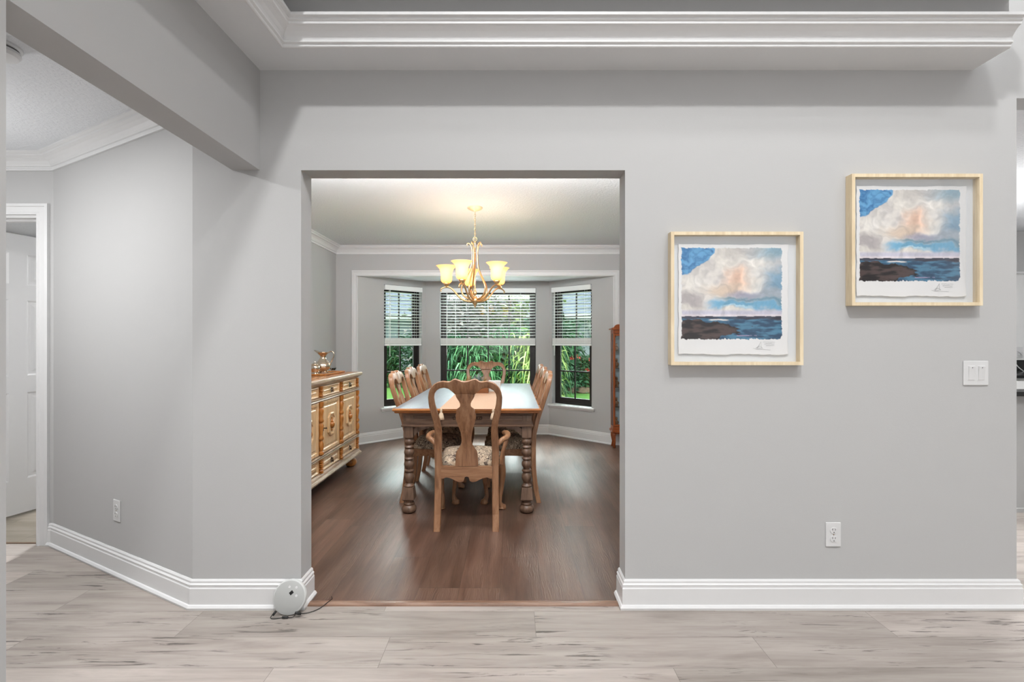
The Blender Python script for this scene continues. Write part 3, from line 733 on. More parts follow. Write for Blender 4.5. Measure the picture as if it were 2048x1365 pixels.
# ------------------------------------------------------------------ dining table
TY0, TY1, THW, TZ = 3.39, 5.42, 0.528, 0.76
TC = (TCX, (TY0+TY1)/2, 0); hl = (TY1-TY0)/2
tab = thing('dining_table', 'long rectangular dining table with turned grey-brown legs and glossy pale top', 'table', TC)
def rect_sweep(m_, hx, hy, prof, z0=0): m_.sweep([(-hx,-hy), (hx,-hy), (hx,hy), (-hx,hy)], prof, 1, z0, closed=True)
m_ = MB(); rect_sweep(m_, THW-0.03, hl-0.03, [(-0.03,-0.034), (0.010,-0.034), (0.018,-0.028), (0.016,-0.022), (0.026,-0.018), (0.030,-0.010), (0.028,-0.002), (0.020,0.0), (-0.03,0.0)], TZ)
m_.build('table_edge', M['edge_wood'], tab)
MB().box(-THW+0.06, THW-0.06, -hl+0.06, hl-0.06, TZ-0.03, TZ-0.001).build('core_board', M['edge_wood'], tab)
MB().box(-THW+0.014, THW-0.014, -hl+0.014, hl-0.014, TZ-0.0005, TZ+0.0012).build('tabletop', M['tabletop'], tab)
m_ = MB(); ax, ay = 0.462, hl-0.055
rect_sweep(m_, ax, ay, [(0.0,-0.137), (0.010,-0.135), (0.012,-0.126), (0.004,-0.120), (0.0,-0.118), (0.0,-0.095), (-0.008,-0.09), (-0.008,-0.060), (0.0,-0.055), (0.004,-0.034), (-0.03,-0.034), (-0.03,-0.137)], TZ)
m_.build('apron', M['table_wood_x'], tab)
for sy in (-1, 1):    # carved ornament in the middle of the end aprons
    m_ = MB()
    for k in range(-5, 6):
        m_.lathe([(0.0,-0.007), (0.006,-0.005), (0.012,0), (0.006,0.005), (0.0,0.007)], n=8, axis='y', mat=Matrix.Translation((k*0.019, sy*(ay-0.004), TZ-0.075)) @ Matrix.Diagonal((1.1, 1, 0.8+0.25*(k%2), 1)))
    m_.build('carving', M['table_wood'], tab, smooth=True)
def tleg(sx, sy):
    g = MB(); lx, ly = sx*(ax-0.036), sy*(ay-0.036)
    hw = 0.034
    g.box(lx-hw, lx+hw, ly-hw, ly+hw, 0.545, TZ-0.034)
    prof = [(0.0,0.0), (0.034,0.0), (0.048,0.010), (0.053,0.026), (0.050,0.042), (0.040,0.052), (0.036,0.056), (0.040,0.062), (0.041,0.068), (0.034,0.074), (0.028,0.078), (0.032,0.09), (0.0,0.09)]
    g.lathe(prof, lx, ly, 24)
    for a, b in ((0.088, 0.185),):
        top, bot = 0.036, 0.044
        vs = [g.bm.verts.new((lx+x*q, ly+y*q, z)) for z, q in ((a+0.012, bot), (b, top)) for x, y in ((-1,-1),(1,-1),(1,1),(-1,1))]
        v0 = [g.bm.verts.new((lx+x*0.030, ly+y*0.030, a)) for x, y in ((-1,-1),(1,-1),(1,1),(-1,1))]
        g.bm.faces.new(v0[::-1]); g.bm.faces.new(vs[4:])
        for k in range(4):
            g.bm.faces.new((v0[k], v0[(k+1)%4], vs[(k+1)%4], vs[k])); g.bm.faces.new((vs[k], vs[(k+1)%4], vs[4+(k+1)%4], vs[4+k]))
    p2 = [(0.0,0.184), (0.030,0.184), (0.036,0.190), (0.036,0.196), (0.030,0.202), (0.024,0.212), (0.026,0.222), (0.033,0.236), (0.037,0.252), (0.036,0.268), (0.028,0.284), (0.024,0.290), (0.033,0.296), (0.035,0.302), (0.033,0.308), (0.023,0.314),
          (0.026,0.324), (0.035,0.338), (0.037,0.350), (0.034,0.364), (0.024,0.378), (0.032,0.384), (0.035,0.390), (0.032,0.396), (0.023,0.402),
          (0.026,0.412), (0.035,0.424), (0.037,0.436), (0.034,0.450), (0.024,0.462), (0.031,0.468), (0.034,0.474), (0.030,0.480), (0.023,0.487), (0.030,0.498), (0.036,0.510), (0.035,0.522), (0.028,0.532), (0.033,0.538), (0.034,0.546), (0.0,0.546)]
    g.lathe(p2, lx, ly, 24)
    return g
for sx in (-1, 1):
    for sy in (-1, 1):
        lo = tleg(sx, sy).build('leg', M['table_wood'], tab, smooth='auto')
        g = MB(); lx, ly = sx*(ax-0.036), sy*(ay-0.036)
        br = smooth_poly([(0.036,0.623), (0.150,0.623), (0.146,0.606), (0.118,0.604), (0.104,0.596), (0.086,0.600), (0.078,0.584), (0.060,0.580), (0.052,0.562), (0.036,0.552)], 1)
        g.prism(br, lambda p: (lx-sx*p[0], ly-0.012, p[1]), lambda p: (lx-sx*p[0], ly+0.012, p[1]))
        g.prism(br, lambda p: (lx-0.012, ly-sy*p[0], p[1]), lambda p: (lx+0.012, ly-sy*p[0], p[1]))
        g.build('bracket', M['table_wood'], lo)

# runner with tassels
RX0, RX1 = -0.195, 0.195
rn = thing('table_runner', 'tan woven table runner with tassels hanging over the near table edge', 'table runner', (TCX+0.005, TY0, TZ+0.001))
m_ = MB(); rows = []
for y, z in ((-0.006,-0.050), (-0.006,-0.012), (-0.003,-0.001), (0.005,0.0025), (0.03,0.003), (0.5,0.003), (1.0,0.003), (1.5,0.003), (1.98,0.003)):
    rows.append([(RX0+(RX1-RX0)*i/8, y, z) for i in range(9)])
rows = rows[2:]
R = m_.strip(rows); R2 = m_.strip([[(x, y, z-0.0022 if y > 0 else z-0.001) for x, y, z in r] for r in rows])
m_.build('cloth', M['runner'], rn)
for x in (RX0+0.012, -0.06, 0.07, RX1-0.012):
    q = MB().lathe([(0.0,0.004), (0.005,0.002), (0.009,-0.008), (0.008,-0.018), (0.006,-0.022), (0.013,-0.030), (0.020,-0.055), (0.023,-0.074), (0.0,-0.077)], x, -0.016, 10)
    if abs(x) > 0.1: q.build('tassel', M['tassel'], rn, smooth=True)
    else: q.bm.free()

# centrepiece: wooden planter with succulents
cp = thing('planter_box', 'wooden planter box with grey succulents on the table runner', 'planter', (TCX-0.035, 4.42, TZ+0.003))
MB().box(-0.14, 0.14, -0.055, -0.045, 0, 0.085).box(-0.14, 0.14, 0.045, 0.055, 0, 0.085).box(-0.14, -0.13, -0.045, 0.045, 0, 0.085).box(0.13, 0.14, -0.045, 0.045, 0, 0.085).box(-0.13, 0.13, -0.045, 0.045, 0, 0.01).build('box', M['box_wood'], cp, bevel=0.001)
MB().box(-0.13, 0.13, -0.045, 0.045, 0.01, 0.075).build('moss', M['moss'], cp)
rnd = random.Random(3)
for cx, cnt, L_, mt, nm in ((-0.045, 60, 0.10, 'dry', 'air_plant'), (0.040, 130, 0.115, 'succulent', 'succulent'), (0.108, 50, 0.095, 'dry', 'dried_grass')):
    g = MB()
    for k in range(cnt):
        a = rnd.random()*2*PI; tilt = 0.2+rnd.random()*1.0; l = L_*(0.7+0.4*rnd.random()); w_ = 0.006 if nm == 'succulent' else 0.003
        d = Vector((math.cos(a), math.sin(a)*0.6, 0)); pr = Vector((-d.y, d.x, 0)).normalized()*w_
        b0 = Vector((cx, 0, 0.074)); p1 = b0+d*l*0.5*math.sin(tilt)+Vector((0,0,l*0.5*math.cos(tilt))); p2 = b0+d*l*math.sin(tilt*1.15)+Vector((0,0,l*math.cos(tilt*1.15)))
        vv = [g.bm.verts.new(v) for v in (b0-pr*0.6, b0+pr*0.6, p1+pr, p1-pr, p2)]
        g.bm.faces.new(vv[:4]); g.bm.faces.new((vv[3], vv[2], vv[4]))
    g.build(nm, M[mt], cp, recalc=False)
nb = thing('card_box', 'small white patterned box behind the planter on the table runner', 'box', (TCX+0.155, 4.56, TZ+0.003))
MB().box(-0.055, 0.055, -0.04, 0.04, 0, 0.082).build('body', M['paper_white'], nb, bevel=0.002)
MB().box(-0.058, 0.058, -0.043, 0.043, 0.082, 0.10).build('lid', M['paper_white'], nb, bevel=0.002)

# ------------------------------------------------------------------ sideboard on the left wall
SBX, SBY = -1.80, 4.125
sb = thing('sideboard', 'pale oak sideboard with turned columns and octagon medallion doors along the left wall', 'sideboard', (SBX, SBY, 0))
FX, HY = 0.245, 0.70
MB().box(-0.29, FX-0.01, -HY, HY, 0.12, 0.90).build('body', M['sb_pale'], sb)
m_ = MB().sweep([(-0.29, HY), (FX, HY), (FX, -HY), (-0.29, -HY)], [(-0.05,0.11), (0.030,0.11), (0.034,0.122), (0.026,0.134), (0.018,0.140), (0.014,0.155), (0.0,0.165), (-0.05,0.165)], -1)
m_.build('plinth', M['sb_mould'], sb)
m_ = MB().sweep([(-0.29, HY), (FX, HY), (FX, -HY), (-0.29, -HY)], [(-0.05,0.872), (0.004,0.872), (0.012,0.884), (0.020,0.890), (0.034,0.898), (0.040,0.908), (0.040,0.922), (0.030,0.930), (-0.05,0.930)], -1)
m_.build('top_moulding', M['sb_mould'], sb)
MB().box(-0.29, FX+0.005, -HY-0.005, HY+0.005, 0.90, 0.9305).build('top', M['sb_top'], sb)
for za, zb in ((0.278, 0.310), (0.748, 0.779)):
    MB().sweep([(-0.29, HY), (FX, HY), (FX, -HY), (-0.29, -HY)], [(-0.02,za), (0.008,za), (0.014,za+0.006), (0.010,za+0.014), (0.018,zb-0.008), (0.018,zb-0.003), (0.010,zb), (-0.02,zb)], -1).build('moulding', M['sb_mould'], sb)
bays = [-0.46, 0.0, 0.46]; cols_y = [-0.69, -0.23, 0.23, 0.69]
def turned(y, z0, z1, r):
    h = z1-z0; base = [(0.6,0), (1.0,0.02), (1.0,0.06), (0.6,0.08), (0.75,0.10), (1.0,0.16), (0.9,0.22), (0.5,0.27), (0.95,0.30), (0.95,0.33), (0.55,0.36), (0.6,0.40), (0.8,0.48), (0.95,0.54), (0.7,0.58), (0.5,0.60), (1.0,0.63), (1.0,0.66), (0.6,0.69), (0.7,0.74), (0.9,0.80), (1.0,0.84), (0.6,0.88), (0.9,0.92), (1.0,0.95), (1.0,0.99), (0.6,1.0)]
    return MB().lathe([(a*r, z0+b*h) for a, b in base], FX+0.006, y, 14)
for y in cols_y:
    for z0, z1, r in ((0.166, 0.277, 0.020), (0.311, 0.747, 0.022), (0.780, 0.871, 0.019)):
        yy = min(max(y, -HY+0.022), HY-0.022)
        co = turned(yy, z0, z1, r).build('column', M['sb_amber'], sb, smooth='auto')
        MB().box(FX-0.014, FX-0.004, yy-0.030, yy+0.030, z0, z1).build('pilaster', M['sb_amber'], co)
def panel(y0, y1, z0, z1, ins=0.02, mat='sb_pale'):
    g = MB(); x = FX-0.008
    lv = [(0, 0.0), (0, 0.010), (0.006, 0.012), (ins, 0.010), (ins+0.008, 0.002), (ins+0.022, 0.002), (ins+0.03, 0.008)]
    rg = [[g.bm.verts.new(v) for v in ((x+d, y0+i, z0+i), (x+d, y1-i, z0+i), (x+d, y1-i, z1-i), (x+d, y0+i, z1-i))] for i, d in lv]
    for a in range(len(rg)-1):
        for k in range(4): g.bm.faces.new((rg[a][k], rg[a][(k+1)%4], rg[a+1][(k+1)%4], rg[a+1][k]))
    g.bm.faces.new(rg[-1]); g.bm.faces.new(rg[0][::-1])
    return g
def pull(parent, y, z):
    g = MB()
    g.lathe([(0.0,0), (0.010,0), (0.011,0.003), (0.006,0.006), (0.004,0.012), (0.006,0.016), (0,0.017)], n=10, axis='x', mat=Matrix.Translation((FX+0.002, y, z+0.012)))
    g.lathe([(0.0,-0.030), (0.006,-0.027), (0.009,-0.020), (0.006,-0.012), (0.003,-0.004), (0.004,0.002), (0,0.004)], FX+0.016, y, 10, mat=Matrix.Translation((0,0,z+0.008)))
    g.box(FX+0.002, FX+0.004, y-0.009, y+0.009, z-0.026, z+0.022)
    g.build('drawer_pull', M['dark_metal'], parent, smooth='auto')
for yc in bays:
    y0, y1 = yc-0.193, yc+0.193
    d = panel(y0, y1, 0.784, 0.866, 0.010).build('drawer', M['sb_pale'], sb); pull(d, yc, 0.825)
    d = panel(y0, y1, 0.170, 0.273, 0.012).build('drawer', M['sb_pale'], sb); pull(d, yc, 0.222)
    d = panel(y0, y1, 0.316, 0.742, 0.026).build('door', M['sb_pale'], sb)
    g = MB()
    ring = lambda a, b: [(yc+a*x, 0.529+b*z) for x, z in ((-0.5,-1),(0.5,-1),(1,-0.62),(1,0.62),(0.5,1),(-0.5,1),(-1,0.62),(-1,-0.62))]
    lv = [(0.078,0.098,0.0), (0.078,0.098,0.010), (0.070,0.090,0.016), (0.058,0.078,0.014), (0.054,0.073,0.004)]
    rg = [[g.bm.verts.new((FX-0.001+dd, y, z)) for y, z in ring(a, b)] for a, b, dd in lv]
    for a in range(len(rg)-1):
        for k in range(8): g.bm.faces.new((rg[a][k], rg[a][(k+1)%8], rg[a+1][(k+1)%8], rg[a+1][k]))
    g.bm.faces.new(rg[-1])
    mo = g.build('medallion', M['sb_pale'], d)
    MB().lathe([(0.0,-0.062), (0.007,-0.056), (0.010,-0.046), (0.005,-0.040), (0.012,-0.034), (0.022,-0.022), (0.027,-0.006), (0.024,0.008), (0.014,0.018), (0.018,0.024), (0.010,0.032), (0.006,0.044), (0.008,0.052), (0.0,0.060)], FX+0.006, yc, 12, mat=Matrix.Translation((0,0,0.529))).build('boss', M['sb_amber'], mo if False else d, smooth='auto')
    if yc < 0.3: 
        g = MB().box(FX+0.002, FX+0.005, y0+0.012, y0+0.024, 0.50, 0.55); g.lathe([(0.0,0), (0.004,0), (0.004,0.018), (0.009,0.022), (0.004,0.030), (0,0.031)], n=8, axis='x', mat=Matrix.Translation((FX+0.003, y0+0.018, 0.522))); g.build('key', M['dark_metal'], d)
for sx, sy in ((-0.24, -0.64), (-0.24, 0.64), (0.20, -0.64), (0.20, 0.64)):
    MB().lathe([(0.0,0.0), (0.034,0.0), (0.050,0.012), (0.058,0.034), (0.052,0.060), (0.038,0.080), (0.030,0.092), (0.036,0.100), (0.036,0.115), (0.0,0.115)], sx, sy, 20).build('bun_foot', M['sb_amber'], sb, smooth=True)

# tray, pitcher, glass on the sideboard
ty = thing('serving_tray', 'flat wooden serving tray on top of the sideboard under the pitcher', 'tray', (-1.79, 4.50, 0.931))
MB().box(-0.13, 0.13, -0.24, 0.24, 0, 0.007).build('tray_base', M['sb_top'], ty)
m_ = MB(); rect_sweep(m_, 0.13, 0.24, [(0,0), (0.008,0.004), (0.010,0.013), (0.004,0.014), (0,0.008)], 0); m_.build('rim', M['sb_amber'], ty)
pt = thing('silver_pitcher', 'tarnished silver water pitcher with curved handle on the wooden tray', 'pitcher', (-1.80, 4.57, 0.9385), 0)
for k in range(4):
    a = PI/4+k*PI/2; MB().tube([(0.030*math.cos(a), 0.030*math.sin(a), 0.026), (0.040*math.cos(a), 0.040*math.sin(a), 0.012), (0.048*math.cos(a), 0.048*math.sin(a), 0.003)], [0.006, 0.005, 0.006], 8).build('foot', M['silver'], pt, smooth=True)
g = MB(); prof = [(0.0,0.018), (0.030,0.018), (0.052,0.028), (0.066,0.046), (0.070,0.062), (0.066,0.080), (0.052,0.102), (0.036,0.124), (0.027,0.140), (0.026,0.150), (0.030,0.162), (0.040,0.176), (0.052,0.190), (0.056,0.196)]
inner = [(r-0.003, z) for r, z in prof[::-1][:-3]] + [(0.0, 0.05)]
g.lathe(prof+inner, n=40)
for v in g.bm.verts:
    if v.co.z > 0.165:
        a = math.atan2(v.co.y, v.co.x); k = max(0, math.cos(a-PI))**3; q = (v.co.z-0.165)/0.03
        v.co.x += -0.030*k*q; v.co.z += 0.018*k*q
    elif 0.03 < v.co.z < 0.115:
        a = math.atan2(v.co.y, v.co.x); f_ = 1+0.035*math.cos(8*a); v.co.x *= f_; v.co.y *= f_
g.build('body', M['silver'], pt, smooth=True)
MB().tube(smooth_poly([(0.050,0,0.190), (0.075,0,0.208), (0.100,0,0.196), (0.106,0,0.165), (0.092,0,0.125), (0.075,0,0.100), (0.074,0,0.080), (0.062,0,0.066)], 2, closed=False), 0.0055, 8).build('handle', M['silver'], pt, smooth=True)
gl = thing('glass_dish', 'small clear glass dish beside the tray on the sideboard', 'dish', (-1.79, 4.80, 0.931))
MB().lathe([(0.0,0.002), (0.018,0.0), (0.020,0.004), (0.008,0.010), (0.022,0.022), (0.034,0.040), (0.032,0.040), (0.020,0.024), (0.0,0.014)], n=20).build('bowl', M['drink'], gl, smooth=True)
for k in range(2):
    MB().tube(smooth_poly([(0, (0.030)*(1 if k else -1), 0.035), (0, 0.046*(1 if k else -1), 0.038), (0, 0.046*(1 if k else -1), 0.022), (0, 0.022*(1 if k else -1), 0.018)], 1, closed=False), 0.0025, 6).build('handle', M['silver'], gl, smooth=True)
sl = thing('silver_cup', 'silver lidded pot at the hidden left end of the wooden tray', 'pot', (-1.79, 4.36, 0.9385))
MB().lathe([(0.0,0.0), (0.028,0.0), (0.030,0.006), (0.020,0.012), (0.040,0.034), (0.046,0.056), (0.038,0.078), (0.030,0.085), (0.0,0.085)], n=24).build('body', M['silver'], sl, smooth=True)
MB().lathe([(0.032,0.085), (0.030,0.092), (0.016,0.102), (0.004,0.106), (0.007,0.114), (0.0,0.120)], n=20).build('lid', M['silver'], sl, smooth=True)
MB().tube(smooth_poly([(0, 0.040, 0.07), (0, 0.070, 0.078), (0, 0.072, 0.045), (0, 0.044, 0.036)], 2, closed=False), 0.004, 8).build('handle', M['silver'], sl, smooth=True)

# ------------------------------------------------------------------ chandelier
CHX, CHY = -0.313, 4.06
ch = thing('chandelier', 'gold five-arm chandelier with lit frosted bell shades over the dining table', 'chandelier', (CHX, CHY, ZC))
zz = lambda z: z-ZC
MB().lathe([(0.0,0.0), (0.064,0.0), (0.064,-0.006), (0.056,-0.014), (0.036,-0.024), (0.014,-0.030), (0.006,-0.036), (0.0,-0.036)], n=28).build('ceiling_canopy', M['canopy'], ch, smooth=True)
g = MB(); z = zz(2.335); k = 0
while z > zz(2.12):
    ring = []
    for i in range(10):
        a = 2*PI*i/10; u, v = 0.0065*math.cos(a), 0.012*math.sin(a)
        ring.append((u if k%2 else 0, 0 if k%2 else u, z-0.012+v))
    g.tube(ring, 0.0018, 5, closed=True); z -= 0.0195; k += 1
g.build('chain', M['gold'], ch, smooth=True)
g = MB().tube([(0.016*math.cos(2*PI*i/14), 0, zz(2.102)+0.018*math.sin(2*PI*i/14)) for i in range(14)], 0.003, 6, closed=True)
g.build('loop', M['gold'], ch, smooth=True)
MB().lathe([(0.0,zz(2.085)), (0.006,zz(2.083)), (0.010,zz(2.07)), (0.007,zz(2.05)), (0.006,zz(1.99)), (0.012,zz(1.985)), (0.006,zz(1.98)), (0.0055,zz(1.67)), (0.012,zz(1.66)), (0.017,zz(1.645)), (0.012,zz(1.63)), (0.006,zz(1.622)), (0.014,zz(1.612)), (0.026,zz(1.598)), (0.030,zz(1.584)), (0.026,zz(1.566)), (0.014,zz(1.548)), (0.006,zz(1.536)), (0.008,zz(1.53)), (0.0,zz(1.518))], n=20).build('stem', M['gold'], ch, smooth=True)
for k in range(5):
    a = math.radians(-111+72*k); d = Vector((math.cos(a), math.sin(a), 0))
    P = [d*r+Vector((0,0,zz(z))) for r, z in smooth_poly([(0.018,1.578), (0.065,1.575), (0.115,1.592), (0.155,1.635), (0.190,1.678), (0.225,1.700), (0.262,1.698), (0.288,1.684), (0.296,1.668), (0.286,1.662)], 2, closed=False)]
    n_ = len(P)
    ao = MB().tube(P, [0.0085-0.0035*(i/n_) for i in range(n_)], 8).build('arm', M['gold'], ch, smooth=True)
    P = [d*r+Vector((0,0,zz(z))) for r, z in smooth_poly([(0.020,1.592), (0.070,1.600), (0.112,1.640), (0.118,1.690), (0.090,1.750), (0.050,1.820), (0.030,1.880), (0.024,1.960), (0.026,2.020), (0.040,2.062), (0.062,2.070), (0.070,2.056), (0.062,2.048)], 2, closed=False)]
    n_ = len(P)
    MB().tube(P, [0.0075-0.0025*(i/n_) for i in range(n_)], 8).build('scroll', M['gold'], ch, smooth=True)
    c = d*0.243
    MB().lathe([(0.0,zz(1.70)), (0.010,zz(1.70)), (0.014,zz(1.706)), (0.024,zz(1.720)), (0.027,zz(1.732)), (0.022,zz(1.735)), (0.0,zz(1.735))], c.x, c.y, 18).build('socket_cup', M['gold'], ao, smooth=True)
    so = [(0.030,1.733), (0.043,1.745), (0.047,1.765), (0.047,1.800), (0.051,1.830), (0.062,1.855), (0.080,1.872), (0.088,1.878)]
    si = [(r-0.003, z+0.0005) for r, z in so[::-1]]
    MB().lathe([(r, zz(z)) for r, z in so+si], c.x, c.y, 32).build('lamp_shade', M['shade'], ch, smooth=True)
    MB().lathe([(0.0,zz(1.735)), (0.012,zz(1.738)), (0.014,zz(1.76)), (0.026,zz(1.790)), (0.028,zz(1.81)), (0.018,zz(1.832)), (0.0,zz(1.84))], c.x, c.y, 14).build('bulb', M['bulb'], ao, smooth=True)
    point('chandelier_bulb_light', (CHX+c.x, CHY+c.y, 1.868), 0.03, 1.6, (1.0, 0.94, 0.86))

# ------------------------------------------------------------------ curio cabinet in the right corner
cc = thing('curio_cabinet', 'slim cherry wood glass curio cabinet in the right rear corner', 'display cabinet', (1.305, 5.62, 0), 0)
cw, cd = 0.135, 0.07
m_ = MB(); 
for x in (-cw, cw-0.012):
    for y in (-cd, cd-0.02): m_.box(x, x+0.012, y, y+0.02, 0.245, 1.335)
m_.box(-cw, cw, -cd, cd, 0.21, 0.25).box(-cw, cw, -cd, cd, 1.33, 1.37).box(-cw, cw, cd-0.006, cd, 0.23, 1.36)
m_.build('frame', M['cherry'], cc, bevel=0.002)
MB().box(-cw+0.012, cw-0.012, cd-0.009, cd-0.006, 0.25, 1.33).build('back_panel', M['backmirror'], cc)
cr = smooth_poly([(-cw-0.02,1.385), (-cw-0.02,1.392), (-cw+0.005,1.395), (-cw+0.02,1.42), (-cw+0.05,1.435), (-0.03,1.425), (0,1.445), (0.03,1.425), (cw-0.05,1.435), (cw-0.02,1.42), (cw-0.005,1.395), (cw+0.02,1.392), (cw+0.02,1.385)], 1)
MB().prism(cr, lambda p: (p[0], -cd-0.012, p[1]), lambda p: (p[0], -cd+0.006, p[1])).box(-cw-0.022, cw+0.022, -cd-0.03, cd, 1.37, 1.385).build('crest', M['cherry'], cc)
MB().box(-cw-0.016, cw+0.016, -cd-0.028, cd, 0.185, 0.21).prism(smooth_poly([(-cw,0.186), (cw,0.186), (cw,0.14), (cw-0.05,0.165), (0,0.15), (-cw+0.05,0.165), (-cw,0.14)], 1), lambda p: (p[0], -cd, p[1]), lambda p: (p[0], -cd+0.014, p[1])).build('base', M['cherry'], cc, bevel=0.002)
for sx in (-1, 1):
    for sy in (-1, 1):
        MB().tube([(sx*(cw-0.018), sy*(cd-0.018), 0.19), (sx*(cw-0.014), sy*(cd-0.014), 0.13), (sx*(cw-0.022), sy*(cd-0.020), 0.06), (sx*(cw-0.014), sy*(cd-0.014), 0.0)], [0.020, 0.018, 0.012, 0.015], 10).build('leg', M['cherry'], cc, smooth=True)
do = MB().box(-cw+0.004, -cw+0.022, -cd-0.014, -cd-0.001, 0.255, 1.325).box(cw-0.022, cw-0.004, -cd-0.014, -cd-0.001, 0.255, 1.325).box(-cw+0.022, cw-0.022, -cd-0.014, -cd-0.001, 0.255, 0.275).box(-cw+0.022, cw-0.022, -cd-0.014, -cd-0.001, 1.30, 1.325).build('door', M['cherry'], cc, bevel=0.002)
MB().box(-cw+0.022, cw-0.022, -cd-0.008, -cd-0.005, 0.275, 1.30).build('door_pane', M['cglass'], do)
for x in (-cw+0.002, cw-0.005): MB().box(x, x+0.003, -cd+0.02, cd-0.02, 0.25, 1.33).build('side_pane', M['cglass'], cc)
shelf_z = [0.250, 0.475, 0.70, 0.925, 1.13]
for z in shelf_z[1:]: MB().box(-cw+0.012, cw-0.012, -cd+0.02, cd-0.01, z-0.006, z).build('shelf', M['cglass'], cc)
for z in (0.27, 0.70, 0.80, 1.28): MB().box(-cw+0.021, -cw+0.027, -cd-0.018, -cd-0.012, z, z+0.03).build('hinge', M['dark_metal'], cc)
fn = ['on the floor shelf', 'on the second lowest shelf', 'on the middle shelf', 'on the second highest shelf', 'on the top shelf']
kinds = [0.105, 0.11, 0.125, 0.115, 0.085]
def figurine(x, y, z, h, lab, seed, matn='ceramic'):
    r = thing('figurine', lab, 'figurine', (x, y, z), 0, 'figurines in the curio cabinet')
    k = h/0.12; rr = random.Random(seed)
    MB().lathe([(0.0,0), (0.026*k,0), (0.027*k,0.006*k), (0.018*k,0.010*k), (0.0,0.010*k)], n=16).build('plinth', M['ceramic'], r, smooth=True)
    MB().lathe([(0.0,0.010*k), (0.022*k,0.012*k), (0.026*k,0.035*k), (0.020*k,0.060*k), (0.012*k,0.078*k), (0.0,0.082*k)], n=16).tube([(0.016*k,0,0.065*k), (0.026*k,-0.012*k,0.045*k), (0.012*k,-0.022*k,0.038*k)], 0.006*k, 6).tube([(-0.016*k,0,0.065*k), (-0.026*k,-0.012*k,0.050*k), (-0.014*k,-0.022*k,0.044*k)], 0.006*k, 6).build('body', M[matn], r, smooth=True)
    MB().lathe([(0.0,0.074*k), (0.013*k,0.080*k), (0.017*k,0.095*k), (0.013*k,0.110*k), (0.0,0.118*k)], n=14).lathe([(0.0,-0.004*k), (0.004*k,0), (0.0,0.004*k)], 0, 0, 8, mat=Matrix.Translation((0.012*k, 0, 0.114*k))).lathe([(0.0,-0.004*k), (0.004*k,0), (0.0,0.004*k)], 0, 0, 8, mat=Matrix.Translation((-0.012*k, 0, 0.114*k))).build('head', M[matn], r, smooth=True)
    return r
M['pinkish'] = plain('pale_pink_ceramic', srgb(196,160,140), 0.35, nscale=40, namt=0.4)
for i, z in enumerate(shelf_z):
    figurine(1.305-0.085, 5.605, z, kinds[i], 'small brown ceramic figurine %s of the curio cabinet' % fn[i], i, 'ceramic' if i != 4 else 'pinkish')
    if i in (0, 4): figurine(1.305-0.018, 5.61, z, kinds[i]*0.85, 'small pinkish figurine %s of the curio cabinet' % fn[i], i+10, 'pinkish')

